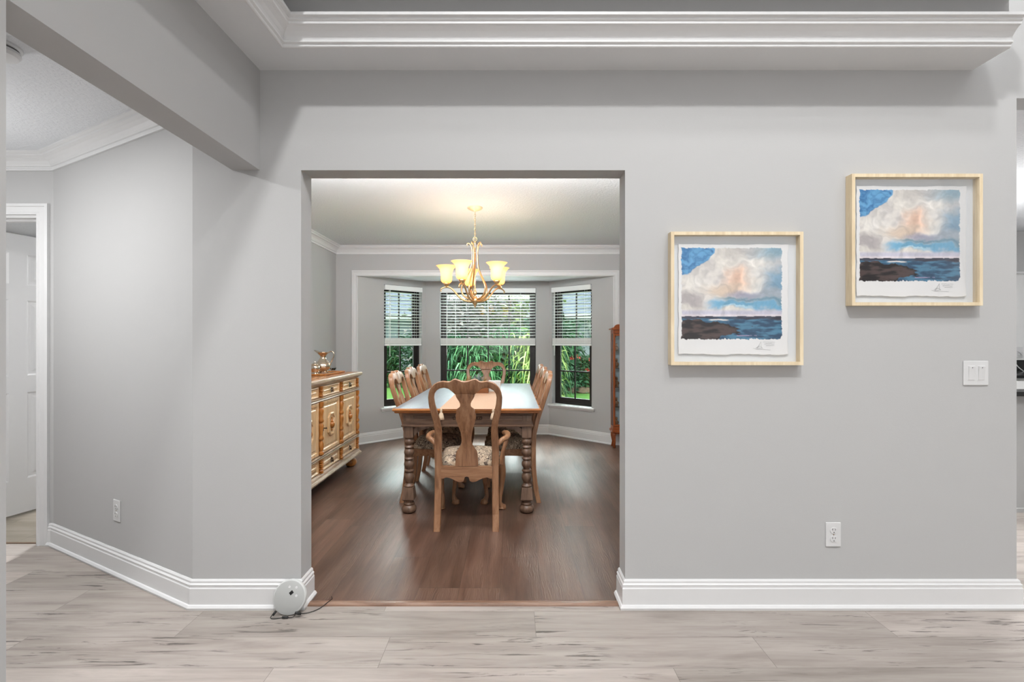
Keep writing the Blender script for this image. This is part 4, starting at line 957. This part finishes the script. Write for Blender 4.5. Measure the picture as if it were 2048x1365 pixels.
# ------------------------------------------------------------------ framed prints
def fb(x, y, s_, o=4): return mn.fractal(Vector((x*s_, y*s_, 3.7)), 0.9, 2.0, o)
def lerp(a, b, t): t = max(0, min(1, t)); return tuple(a[i]+(b[i]-a[i])*t for i in range(3))
def sm(e0, e1, x): t = max(0, min(1, (x-e0)/(e1-e0))); return t*t*(3-2*t)
def L3(r, g, b): return srgb(r, g, b)[:3]
c_blue, c_cloud, c_peach, c_teal, c_lil, c_grey = L3(70,132,184), L3(222,216,208), L3(228,186,160), L3(122,166,186), L3(176,176,196), L3(190,186,184)
def paint(u, v):
    q1, q2 = fb(u, v, 3.2), fb(u+5, v+2, 3.2)
    wx = u+0.07*q1+0.02*fb(u, v, 14); wy = v+0.07*q2+0.02*fb(u+3, v, 14)
    sw = fb(u+0.25*q1, v+0.25*q2, 9, 6)                      # curled brush marks
    st = fb(u*0.8+9, v*3.0, 11, 5)
    if v < 0.745 + 0.006*fb(u, 0.3, 8):
        c = lerp(L3(222,218,211), L3(202,198,195), 0.5+1.6*fb(wx+3, wy, 4))
        c = lerp(c, L3(132,170,190), sm(0.55, 0.9, wx)*sm(0.24, 0.04, wy)*0.9)
        c = lerp(c, L3(120,158,184), sm(0.70, 0.92, wx)*sm(0.20, 0.05, abs(wy-0.36))*0.95)
        c = lerp(c, L3(232,228,222), sm(0.15, 0.02, math.hypot((wx-0.74)*0.8, (wy-0.185)*1.3))*0.9)
        c = lerp(c, L3(232,229,224), sm(0.20, 0.03, math.hypot((wx-0.20)*0.8, (wy-0.40)*1.5))*0.75)
        c = lerp(c, L3(226,192,170), sm(0.21, 0.03, math.hypot((wx-0.56)*1.15, (wy-0.34))))
        c = lerp(c, L3(220,200,180), sm(0.24, 0.04, math.hypot((wx-0.44)*0.8, (wy-0.46)*1.7))*0.9)
        c = lerp(c, L3(150,150,172), sm(0.20, 0.03, math.hypot((wx-0.64)*0.6, (wy-0.525)*2.3))*0.85)
        c = lerp(c, L3(150,164,176), sm(0.22, 0.03, math.hypot((wx-0.90)*0.7, (wy-0.53)*1.8))*0.8)
        bl = sm(0.03, -0.01, math.hypot(wx/0.30, wy/0.30)**2.6*0.30-0.27)
        c = lerp(c, lerp(L3(66,124,176), L3(98,156,198), 0.5+2*sw), bl)
        c = lerp(c, L3(112,166,196), sm(0.065, 0.01, abs(wy-0.625))*sm(0.16, 0.34, wx))
        c = lerp(c, L3(92,136,156), sm(0.035, 0.0, abs(wy-0.575-0.02*q1))*sm(0.26, 0.45, wx)*0.8)
        c = lerp(c, L3(178,214,228), sm(0.016, 0.0, abs(wy-0.652))*sm(0.22, 0.06, abs(u-0.55))*0.9)
        c = lerp(c, L3(184,178,178), sm(0.26, 0.12, wx)*sm(0.50, 0.56, wy)*sm(0.68, 0.62, wy))
        c = lerp(c, L3(196,194,208), sm(0.66, 0.70, v))
        c = lerp(c, L3(232,222,224), sm(0.712, 0.738, v)*0.75)
        k = 1.04+0.22*sw
    else:
        c = lerp(L3(46,82,112), L3(72,120,148), 0.5+1.8*st)
        c = lerp(c, L3(58,48,58), 0.85*sm(0.775+0.025*u+0.02*fb(u, 0.9, 5), 0.760+0.02*u+0.02*fb(u, 0.9, 5), v)*(0.35+0.65*max(sm(0.45, 0.62, u), sm(0.42, 0.3, u))))
        land = v-(0.80+0.035*fb(u, v, 7)) ; reach = 0.62-0.9*abs(v-0.885)*2.4+0.16*fb(u, v*3, 6)
        if land > -0.01 and u < reach: c = lerp(L3(34,28,30), L3(74,60,58), 0.4+2.2*st)
        c = lerp(c, L3(226,220,216), sm(0.010, 0.003, abs(v-0.785-0.01*fb(u,0.1,9)))*sm(0.11, 0.07, abs(u-0.37)))
        if abs(v-0.955) < 0.004+0.006*st and 0.55 < u < 0.75: c = L3(150,140,170)
        k = 1+0.3*st
    return tuple(max(0, min(1, q*k)) for q in c)
PW, PH = 0.507, 0.508      # paper
px0, px1, py0, py1 = 0.030, 0.945, 0.032, 0.865   # painted zone in paper fractions (y from top)
def paper_mesh():
    N_, Mm = 230, 230
    bm = bmesh.new(); lay = bm.verts.layers.float_color.new('paint'); G = []
    for j in range(Mm+1):
        row = []
        for i in range(N_+1):
            u, v = i/N_, j/Mm
            e = 0.006
            du = (e*(0.6*fb(0, v, 9)+0.25*fb(0, v, 40)) if u < 0.5 else e*(0.6*fb(7, v, 9)+0.25*fb(7, v, 40)))*(abs(2*u-1)**12)
            dv = (e*(0.6*fb(u, 3, 9)+0.25*fb(u, 3, 40)) if v < 0.5 else e*(0.9*fb(u, 11, 7)+0.3*fb(u, 11, 40)))*(abs(2*v-1)**12)
            x = (u-0.5)*PW+du; z = (0.5-v)*PH+dv
            vt = bm.verts.new((x, -0.0015*(1+0.4*fb(u, v, 2))*abs(2*v-1)**4, z))
            pu = (u-px0)/(px1-px0); pv = (v-py0)/(py1-py0)
            j0 = 0.006*fb(1, v, 60)+0.006*fb(2, v, 18); j1 = 0.006*fb(u, 5, 60)+0.006*fb(u, 6, 18)
            inside = j0 < pu < 1+j0*1.4-0.004 and j1 < pv < 1-0.006+j1*1.5
            col = paint(pu, pv) if inside else (0.80, 0.80, 0.80)
            vt[lay] = (*col, 1.0); row.append(vt)
        G.append(row)
    for j in range(Mm):
        for i in range(N_): f_ = bm.faces.new((G[j][i], G[j+1][i], G[j+1][i+1], G[j][i+1])); f_.smooth = True
    per = G[0] + [r_[-1] for r_ in G[1:]] + G[-1][::-1][1:] + [r_[0] for r_ in G[::-1][1:-1]]
    low = []
    for v in per:
        q = bm.verts.new(v.co+Vector((0, 0.002, 0))); q[lay] = (0.7,0.7,0.7,1); low.append(q)
    for i in range(len(per)): bm.faces.new((per[i], per[(i+1)%len(per)], low[(i+1)%len(per)], low[i]))
    me = bpy.data.meshes.new('torn_paper'); bm.to_mesh(me); bm.free(); me.materials.append(M['art']); return me
PM = paper_mesh()
def picture(x0, x1, z0, z1, label, name='framed_print'):
    cx, cz = (x0+x1)/2, (z0+z1)/2; w_, h_ = (x1-x0)/2, (z1-z0)/2
    r = thing(name, label, 'picture', (cx, D0, cz), 0, 'framed seascape prints on the grey wall')
    dp = 0.043; fw = 0.015
    m_ = MB(); pr = [(0,-0.001), (0,-dp), (-fw,-dp), (-fw,-0.010), (-fw+0.004,-0.006), (-fw+0.004,-0.001)]
    P = [(-w_,-h_), (w_,-h_), (w_,h_), (-w_,h_)]; rg = []
    for (a, b) in P:
        sx, sz = (1 if a > 0 else -1), (1 if b > 0 else -1)
        rg.append([m_.bm.verts.new((a+sx*o, y, b+sz*o)) for o, y in pr])
    for i in range(4):
        for k in range(len(pr)): m_.bm.faces.new((rg[i][k], rg[i][(k+1)%len(pr)], rg[(i+1)%4][(k+1)%len(pr)], rg[(i+1)%4][k]))
    m_.build('picture_frame', M['frame_wood'], r)
    MB().box(-w_+fw-0.001, w_-fw+0.001, -0.010, -0.006, -h_+fw-0.001, h_-fw+0.001).build('backing', M['mat'], r)
    o = bpy.data.objects.new('print', PM); C.objects.link(o); o.parent = r; o.location = (-0.006, -0.016, -0.003)
    MB().box(-w_+fw-0.001, w_-fw+0.001, -0.034, -0.032, -h_+fw-0.001, h_-fw+0.001).build('glass', M['pglass'], r)
    # pencilled sailboat and lines of handwriting below the print
    g = MB(); bx, bz = 0.115, -0.222; y = -0.0185
    pen = []
    pen.append([(bx-0.030, y, bz-0.006), (bx-0.01, y, bz-0.012), (bx+0.012, y, bz-0.011), (bx+0.05, y, bz-0.014)])
    pen.append([(bx-0.012, y, bz-0.006), (bx+0.006, y, bz+0.024), (bx+0.008, y, bz-0.004)])
    pen.append([(bx-0.018, y, bz-0.004), (bx+0.000, y, bz+0.004), (bx+0.014, y, bz-0.005), (bx-0.016, y, bz-0.008)])
    rr = random.Random(5)
    for ln_, (xa, xb, zq) in enumerate(((0.016, 0.072, 0.022), (0.022, 0.070, 0.014), (0.030, 0.068, 0.006))):
        q = []; x = xa
        while x < xb: q.append((bx+x, y, bz+zq+rr.uniform(-0.0016, 0.0022))); x += 0.0022
        pen.append(q)
    for q in pen: g.tube(q, 0.0004, 4)
    g.build('signature', M['plastic_d'], r)
    return r
s1 = F/(D0-0.043)
picture(318/s1, 583/s1, H-(730.5-682)/s1, H+(682-463)/s1, 'framed cloud-over-sea print hanging lower, beside the opening to the dining room')
picture(680/s1, 942/s1, H+(682-611)/s1, H+(682-347)/s1, 'framed cloud-over-sea print hanging higher, above the light switch')

# ------------------------------------------------------------------ wall plates
def outlet(loc, rotz, label):
    r = thing('wall_outlet', label, 'outlet', loc, rotz, 'duplex wall outlets')
    MB().box(-0.035, 0.035, -0.006, 0, -0.057, 0.057).build('cover_plate', M['plastic'], r, bevel=0.003)
    for s_ in (-1, 1):
        z = s_*0.0195
        so = MB().lathe([(0.0,0), (0.0168,0), (0.0172,0.0015), (0.0165,0.0025), (0.0,0.0025)], n=24, axis='y', mat=Matrix.Translation((0, -0.0085, z))@Matrix.Diagonal((1,1,0.86,1))).build('receptacle', M['plastic'], r, smooth='auto')
        MB().box(-0.0075, -0.0052, -0.0092, -0.0084, z+0.001, z+0.009).box(0.0052, 0.0075, -0.0092, -0.0084, z+0.001, z+0.008).lathe([(0,0), (0.0026,0), (0.0026,0.0006), (0,0.0006)], n=10, axis='y', mat=Matrix.Translation((0, -0.0092, z-0.0085))).build('slots', M['plastic_d'], so)
    MB().lathe([(0,0), (0.003,0), (0.0025,0.001), (0,0.0012)], n=10, axis='y', mat=Matrix.Translation((0, -0.0072, 0))).build('screw', M['silver'], r)
    return r
outlet(((1665.5-1024)/430, D0, H-(1068.5-682)/430), 0, 'white duplex outlet low on the wall under the higher framed print')
# on the angled wall at px 236
tt = None
for k in range(1000):
    t = k/1000; x = -1.486+dx*t; y = D0+dy*t
    if abs(x/y*F+1024-236) < 1.2: tt = (x, y)
outlet((tt[0], tt[1], H-(1021-682)*tt[1]/F), math.atan2(dy, dx)+PI, 'white duplex outlet low on the angled hall wall')
sw = thing('light_switch', 'white double rocker light switch plate near the right end of the wall', 'light switch', ((1950-1024)/430, D0, H-(746-682)/430))
MB().box(-0.058, 0.058, -0.006, 0, -0.057, 0.057).build('cover_plate', M['plastic'], sw, bevel=0.003)
for s_ in (-1, 1):
    MB().box(s_*0.023-0.0175, s_*0.023+0.0175, -0.0066, -0.005, -0.036, 0.036).build('switch_frame', M['trim'], sw)
    mt_ = Matrix.Translation((s_*0.023, -0.0075, 0)) @ Matrix.Rotation(math.radians(4), 4, 'X')
    ro = MB().box(-0.0145, 0.0145, -0.003, 0.003, -0.032, 0.032, mt_).build('rocker', M['plastic'], sw, bevel=0.001)
    MB().lathe([(0,0), (0.0022,0), (0.0022,0.005), (0,0.005)], n=10, axis='y', mat=Matrix.Translation((s_*0.023, -0.0130, 0.025))).build('indicator', M['plastic_d'], ro)

# smoke detector on the hall ceiling
sd = thing('smoke_detector', 'round white smoke detector on the hall ceiling at the left edge', 'smoke detector', (-1.955, 1.83, ZC))
MB().lathe([(0,0), (0.066,0), (0.066,-0.008), (0.060,-0.012), (0,-0.012)], n=32).build('base', M['plastic'], sd, smooth='auto')
MB().lathe([(0,-0.012), (0.056,-0.012), (0.056,-0.022), (0,-0.022)], n=32).build('vent_ring', M['plastic_d'], sd, smooth='auto')
MB().lathe([(0,-0.018), (0.060,-0.020), (0.062,-0.030), (0.054,-0.042), (0.03,-0.047), (0,-0.048)], n=32).build('cover', M['plastic'], sd, smooth='auto')

# round plug-in disc leaning on the baseboard
dk = thing('round_device', 'round grey plastic device leaning on the baseboard at the left of the opening', 'device', ((577-1024)/441, D0-0.075, 0.0))
Rr = 0.0755
tl_ = Matrix.Translation((0, 0.0, 0.003)) @ Matrix.Rotation(math.radians(-19), 4, 'X') @ Matrix.Translation((0, 0, Rr))
MB().lathe([(0,0.022), (Rr-0.006,0.022), (Rr-0.001,0.018), (Rr,0.010), (Rr-0.002,0.003), (Rr-0.006,0.0), (0,0.0)], n=48, axis='y').xf(tl_).build('housing', plain('pale_grey_plastic', (0.55,0.56,0.55,1), 0.5, namt=0.02), dk, smooth='auto')
MB().lathe([(0,-0.0012), (Rr-0.008,-0.0012), (Rr-0.006,0.0002), (0,0.0002)], n=48, axis='y').xf(tl_).build('face_plate', M['disc'], dk, smooth='auto')
lb = Matrix.Translation((0.0085, 0, 0.0185)) @ Matrix.Rotation(math.radians(-42), 4, 'Y')
MB().box(-0.0085, 0.0085, -0.002, -0.0012, -0.0068, 0.0068).xf(tl_ @ lb).build('socket_window', M['cord'], dk)
for a, b in ((-0.004, 0.042), (0.028, 0.040), (0.032, 0.006)):
    MB().lathe([(0.0035,-0.0016), (0.0052,-0.0020), (0.0055,-0.0012), (0.0035,-0.0012)], n=14, axis='y').xf(tl_ @ Matrix.Translation((a, 0, b))).build('screw_ring', M['plastic'], dk, smooth=True)
MB().tube(smooth_poly([(-0.050,0.006,0.022), (-0.066,-0.012,0.006), (-0.060,-0.022,0.0035), (-0.040,-0.022,0.0035), (-0.020,-0.016,0.0035), (0.0,-0.012,0.004), (0.018,-0.014,0.0035), (0.036,-0.012,0.004), (0.046,-0.006,0.018), (0.056,0.002,0.014), (0.072,0.018,0.004), (0.098,0.030,0.0035), (0.128,0.060,0.004), (0.150,0.10,0.013), (0.158,0.125,0.012), (0.150,0.15,0.006), (0.142,0.16,0.004)], 2, closed=False), 0.0018, 6).build('power_cord', M['cord'], dk, smooth=True)
MB().tube([(-0.058,-0.008,0.010), (-0.048,0.002,0.024)], 0.0055, 8).tube([(-0.012,-0.016,0.006), (0.014,-0.016,0.006)], 0.0052, 8).tube([(0.044,-0.008,0.022), (0.052,0.000,0.014), (0.062,0.006,0.010)], 0.0055, 8).build('plug', M['cord'], dk, smooth=True)

# ------------------------------------------------------------------ kitchen sliver
pn = thing('kitchen_peninsula', 'grey paneled kitchen peninsula with black stone counter at the right edge', 'counter', (4.3, 3.75, 0))
MB().box(-0.75, 1.2, -0.27, -0.16, 0.0, 0.845).box(-0.77, 1.2, -0.285, -0.16, 0.0, 0.03).build('body', M['cabinet_grey'], pn)
MB().box(-0.80, 1.2, -0.33, -0.14, 0.845, 0.878).build('countertop', M['granite'], pn, bevel=0.004)
kb = thing('kitchen_cabinet', 'white kitchen base cabinet with black counter against the far kitchen wall', 'cabinet', (3.6, 4.63, 0))
MB().box(-1.6, 1.9, -0.27, 0.31, 0.10, 0.905).box(-1.6, 1.9, -0.20, 0.31, 0.0, 0.10).build('body', M['cabinet_white'], kb)
for k in range(7):
    x = -1.58+k*0.49
    MB().box(x, x+0.47, -0.29, -0.27, 0.13, 0.88).box(x+0.06, x+0.41, -0.294, -0.29, 0.19, 0.82).build('door', M['cabinet_white'], kb, bevel=0.002)
MB().box(-1.6, 1.9, -0.31, 0.31, 0.905, 0.93).box(-1.6, 1.9, 0.29, 0.312, 0.93, 1.045).build('countertop', M['granite'], kb)
ko = thing('kitchen_outlet', 'white outlet with a white charging cable on the kitchen backsplash', 'outlet', (5.225, 4.95, 1.12))
MB().box(-0.035, 0.035, -0.006, 0, -0.057, 0.057).build('cover_plate', M['plastic'], ko, bevel=0.003)
MB().box(-0.014, 0.014, -0.03, -0.006, -0.03, 0.0).build('charger', M['plastic'], ko, bevel=0.003)
MB().tube(smooth_poly([(0,-0.03,-0.02), (-0.06,-0.05,0.02), (-0.12,-0.05,0.0), (-0.10,-0.06,-0.12), (-0.02,-0.08,-0.20), (0.05,-0.10,-0.224)], 2, closed=False), 0.004, 6).build('cable', M['plastic'], ko, smooth=True)

# ------------------------------------------------------------------ outside
lawn = struct(MB().box(-40, 40, 6.9, 70, -0.25, -0.15).build('lawn', M['lawn']))
lawn['kind'] = 'structure'
def house(name, label, x0, x1, y0, ze, ridge_y, zr):
    r = thing(name, label, 'house', ((x0+x1)/2, y0, -0.15)); hw = (x1-x0)/2; o = 0.15
    MB().box(-hw, hw, 0, 8, 0, ze+o).build('wall', M['stucco'], r)
    MB().prism([(-0.6, ze+o-0.02), (ridge_y-y0, zr+o), (ridge_y-y0+7, ze+o), (ridge_y-y0+7, ze+o-0.1), (-0.6, ze+o-0.14)], lambda p: (-hw-0.5, p[0], p[1]), lambda p: (hw+0.5, p[0], p[1])).build('roof', M['shingle'], r)
    g = MB(); n = 14
    for k in range(n):
        t = k/n; y = -0.6+(ridge_y-y0+0.6)*t; z = ze+o-0.02+(zr-ze+0.02)*t
        g.box(-hw-0.5, hw+0.5, y, y+0.04, z, z+0.035)
    g.build('shingle_courses', M['fascia'], r)
    MB().box(-hw-0.5, hw+0.5, -0.68, -0.6, ze+o-0.16, ze+o-0.02).build('gutter', M['white_ext'], r)
    return r
h1 = house('house', 'neighbouring house with grey shingle roof seen through the left bay window', -14, -3.6, 17.0, 2.15, 23.0, 4.9)
h2 = house('house', 'neighbouring house with grey shingle roof seen through the right bay window', -0.5, 10.5, 16.5, 2.15, 22.0, 4.9)
MB().tube([(-2.4, -0.12, 2.1), (-1.9, -0.08, 0.0)], 0.06, 8).build('downspout', M['white_ext'], h2)
g = MB().box(-3.4, -2.7, -0.03, 0.0, 0.0, 2.05); g.build('door', M['fascia'], h2)

def leaves(m_, c, n, L, w_, spread, rise, droop, rnd, hgt):
    for _ in range(n):
        a = rnd.random()*2*PI; t0 = rnd.random(); base = Vector((c[0]+rnd.gauss(0, spread*0.35), c[1]+rnd.gauss(0, spread*0.35), c[2]+hgt*t0))
        d = Vector((math.cos(a), math.sin(a), 0)); pr = Vector((-d.y, d.x, 0)); l = L*(0.6+0.7*rnd.random())
        tw = rnd.uniform(-0.9, 0.9); pr = (pr*math.cos(tw)+Vector((0,0,1))*math.sin(tw))*w_*0.5
        r_ = rise*(0.4+0.8*rnd.random()); dr = droop*(0.5+rnd.random())
        P = [base + d*l*s_*spread_f + Vector((0,0,l*(r_*s_-dr*s_*s_))) for s_, spread_f in ((0,1),(0.35,0.8),(0.7,0.75),(1.0,0.72))]
        W_ = (0.5, 1.0, 0.75, 0.0)
        vs = [(m_.bm.verts.new(p_-pr*w), m_.bm.verts.new(p_+pr*w)) for p_, w in zip(P, W_)]
        for i in range(3): m_.bm.faces.new((vs[i][0], vs[i][1], vs[i+1][1], vs[i+1][0]))
def plant(name, label, cat, loc, hgt, n, L, w_, spread, rise, droop, mat, seed, group, stems=5):
    rnd = random.Random(seed); r = thing(name, label, cat, loc, 0, group)
    g = MB(); leaves(g, (0,0,0.05), n, L, w_, spread, rise, droop, rnd, hgt)
    g.build('foliage', M[mat], r, recalc=False)
    s_ = MB()
    for k in range(stems):
        a = rnd.random()*2*PI; q = spread*0.25*rnd.random(); s_.tube([(q*math.cos(a), q*math.sin(a), 0), (q*1.6*math.cos(a), q*1.6*math.sin(a), hgt*0.95)], 0.02, 5)
    s_.build('stem', M['stem'], r)
    return r
cen = [(-1.25,9.6,1.45,'leaf3'), (-0.68,9.4,1.35,'leaf'), (0.0,9.7,1.6,'leaf'), (0.48,9.3,1.5,'leaf2'), (0.80,10.6,1.5,'leaf')]
pos_words = ['at the left of the centre window', 'left of the middle of the centre window', 'behind the far armchair', 'yellowish, at the right of the centre window', 'between the centre and right windows']
for i, (x, y, h, mt) in enumerate(cen):
    plant('garden_plant', 'tall long-leaved green plant outside %s' % pos_words[i], 'plant', (x, y, -0.15), h, 1500, 0.40, 0.030, 0.52, 0.7, 1.1, mt, 20+i, 'long-leaved plants outside the bay')
for i, (x, y, h, mt, wd) in enumerate(((-1.3,12.0,3.2,'leaf4','greyish leafy tree behind the plants at the left of the centre window'), (-0.2,13.0,2.7,'leaf2','light green leafy tree behind the plants in the middle of the centre window'), (0.85,13.0,1.9,'leaf3','dark leafy tree behind the plants at the right of the centre window'))):
    plant('garden_tree', wd, 'tree', (x, y, -0.15), h, 4200, 0.17, 0.09, 1.35, 0.4, 0.5, mt, 40+i, 'trees behind the long-leaved plants', 3)
for i, (x, y) in enumerate(((-4.9, 33), (-2.7, 33.5), (-0.5, 33))):
    plant('background_tree', 'tall dark tree far behind the garden, %s' % ('by the left house roof', 'between the two house roofs', 'by the right house roof')[i], 'tree', (x, y, -0.15), 6.6, 4200, 0.45, 0.3, 2.6, 0.4, 0.5, ('leaf4', 'leaf3', 'leaf')[i], 80+i, 'tall trees far behind the garden', 2)
plant('fern', 'feathery green fern outside the left bay window', 'fern', (-3.62, 14.5, -0.15), 1.2, 1100, 0.42, 0.04, 0.5, 0.9, 0.7, 'leaf', 60, None)
plant('garden_shrub', 'dense green shrub outside the left bay window, right of the fern', 'shrub', (-2.75, 14.3, -0.15), 1.55, 2200, 0.16, 0.06, 0.65, 0.4, 0.5, 'leaf3', 61, None)
plant('palm', 'young palm with long drooping leaves outside the right bay window', 'palm', (1.42, 13.6, -0.15), 1.7, 420, 0.85, 0.06, 0.4, 0.9, 1.1, 'leaf', 62, None)
hb = plant('hibiscus', 'flowering shrub with red blooms outside the right bay window', 'shrub', (2.02, 13.3, -0.15), 0.95, 1600, 0.13, 0.06, 0.75, 0.4, 0.5, 'leaf', 63, None)
for k, (x, y, z) in enumerate(((-0.22,-0.4,0.98), (-0.42,-0.4,0.92), (0.10,-0.4,0.90), (0.22,-0.35,1.02), (0.0,-0.4,0.6))):
    g = MB()
    for q in range(5):
        a = 2*PI*q/5
        g.strip([[(0,0,0),(0,0,0.001)], [(0.035*math.cos(a-0.4),-0.02,0.035*math.sin(a-0.4)), (0.035*math.cos(a+0.4),-0.02,0.035*math.sin(a+0.4))], [(0.07*math.cos(a-0.35),-0.03,0.07*math.sin(a-0.35)), (0.07*math.cos(a+0.35),-0.03,0.07*math.sin(a+0.35))]])
    g.xf(Matrix.Translation((x, y, z))).build('flower', M['flower'], hb, recalc=False)
rr = random.Random(9)
spots_r = [((1.28, 12.9), 'left'), ((1.62, 13.0), 'middle'), ((1.95, 12.85), 'right')]
for (x, y), wd in spots_r:
    bm = bmesh.new(); bmesh.ops.create_icosphere(bm, subdivisions=3, radius=0.2)
    for v in bm.verts: v.co *= 1+0.25*mn.noise(v.co*6+Vector((x, y, 0))); v.co.z *= 0.5; v.co.x *= 1.3
    me = bpy.data.meshes.new('garden_rock'); bm.to_mesh(me); bm.free(); me.materials.append(M['rock'])
    o = bpy.data.objects.new('garden_rock', me); C.objects.link(o); o.location = (x, y, -0.09); tag(o, 'brown garden rock outside the right bay window, %s of three' % wd, 'rock', 'rocks in the garden bed')
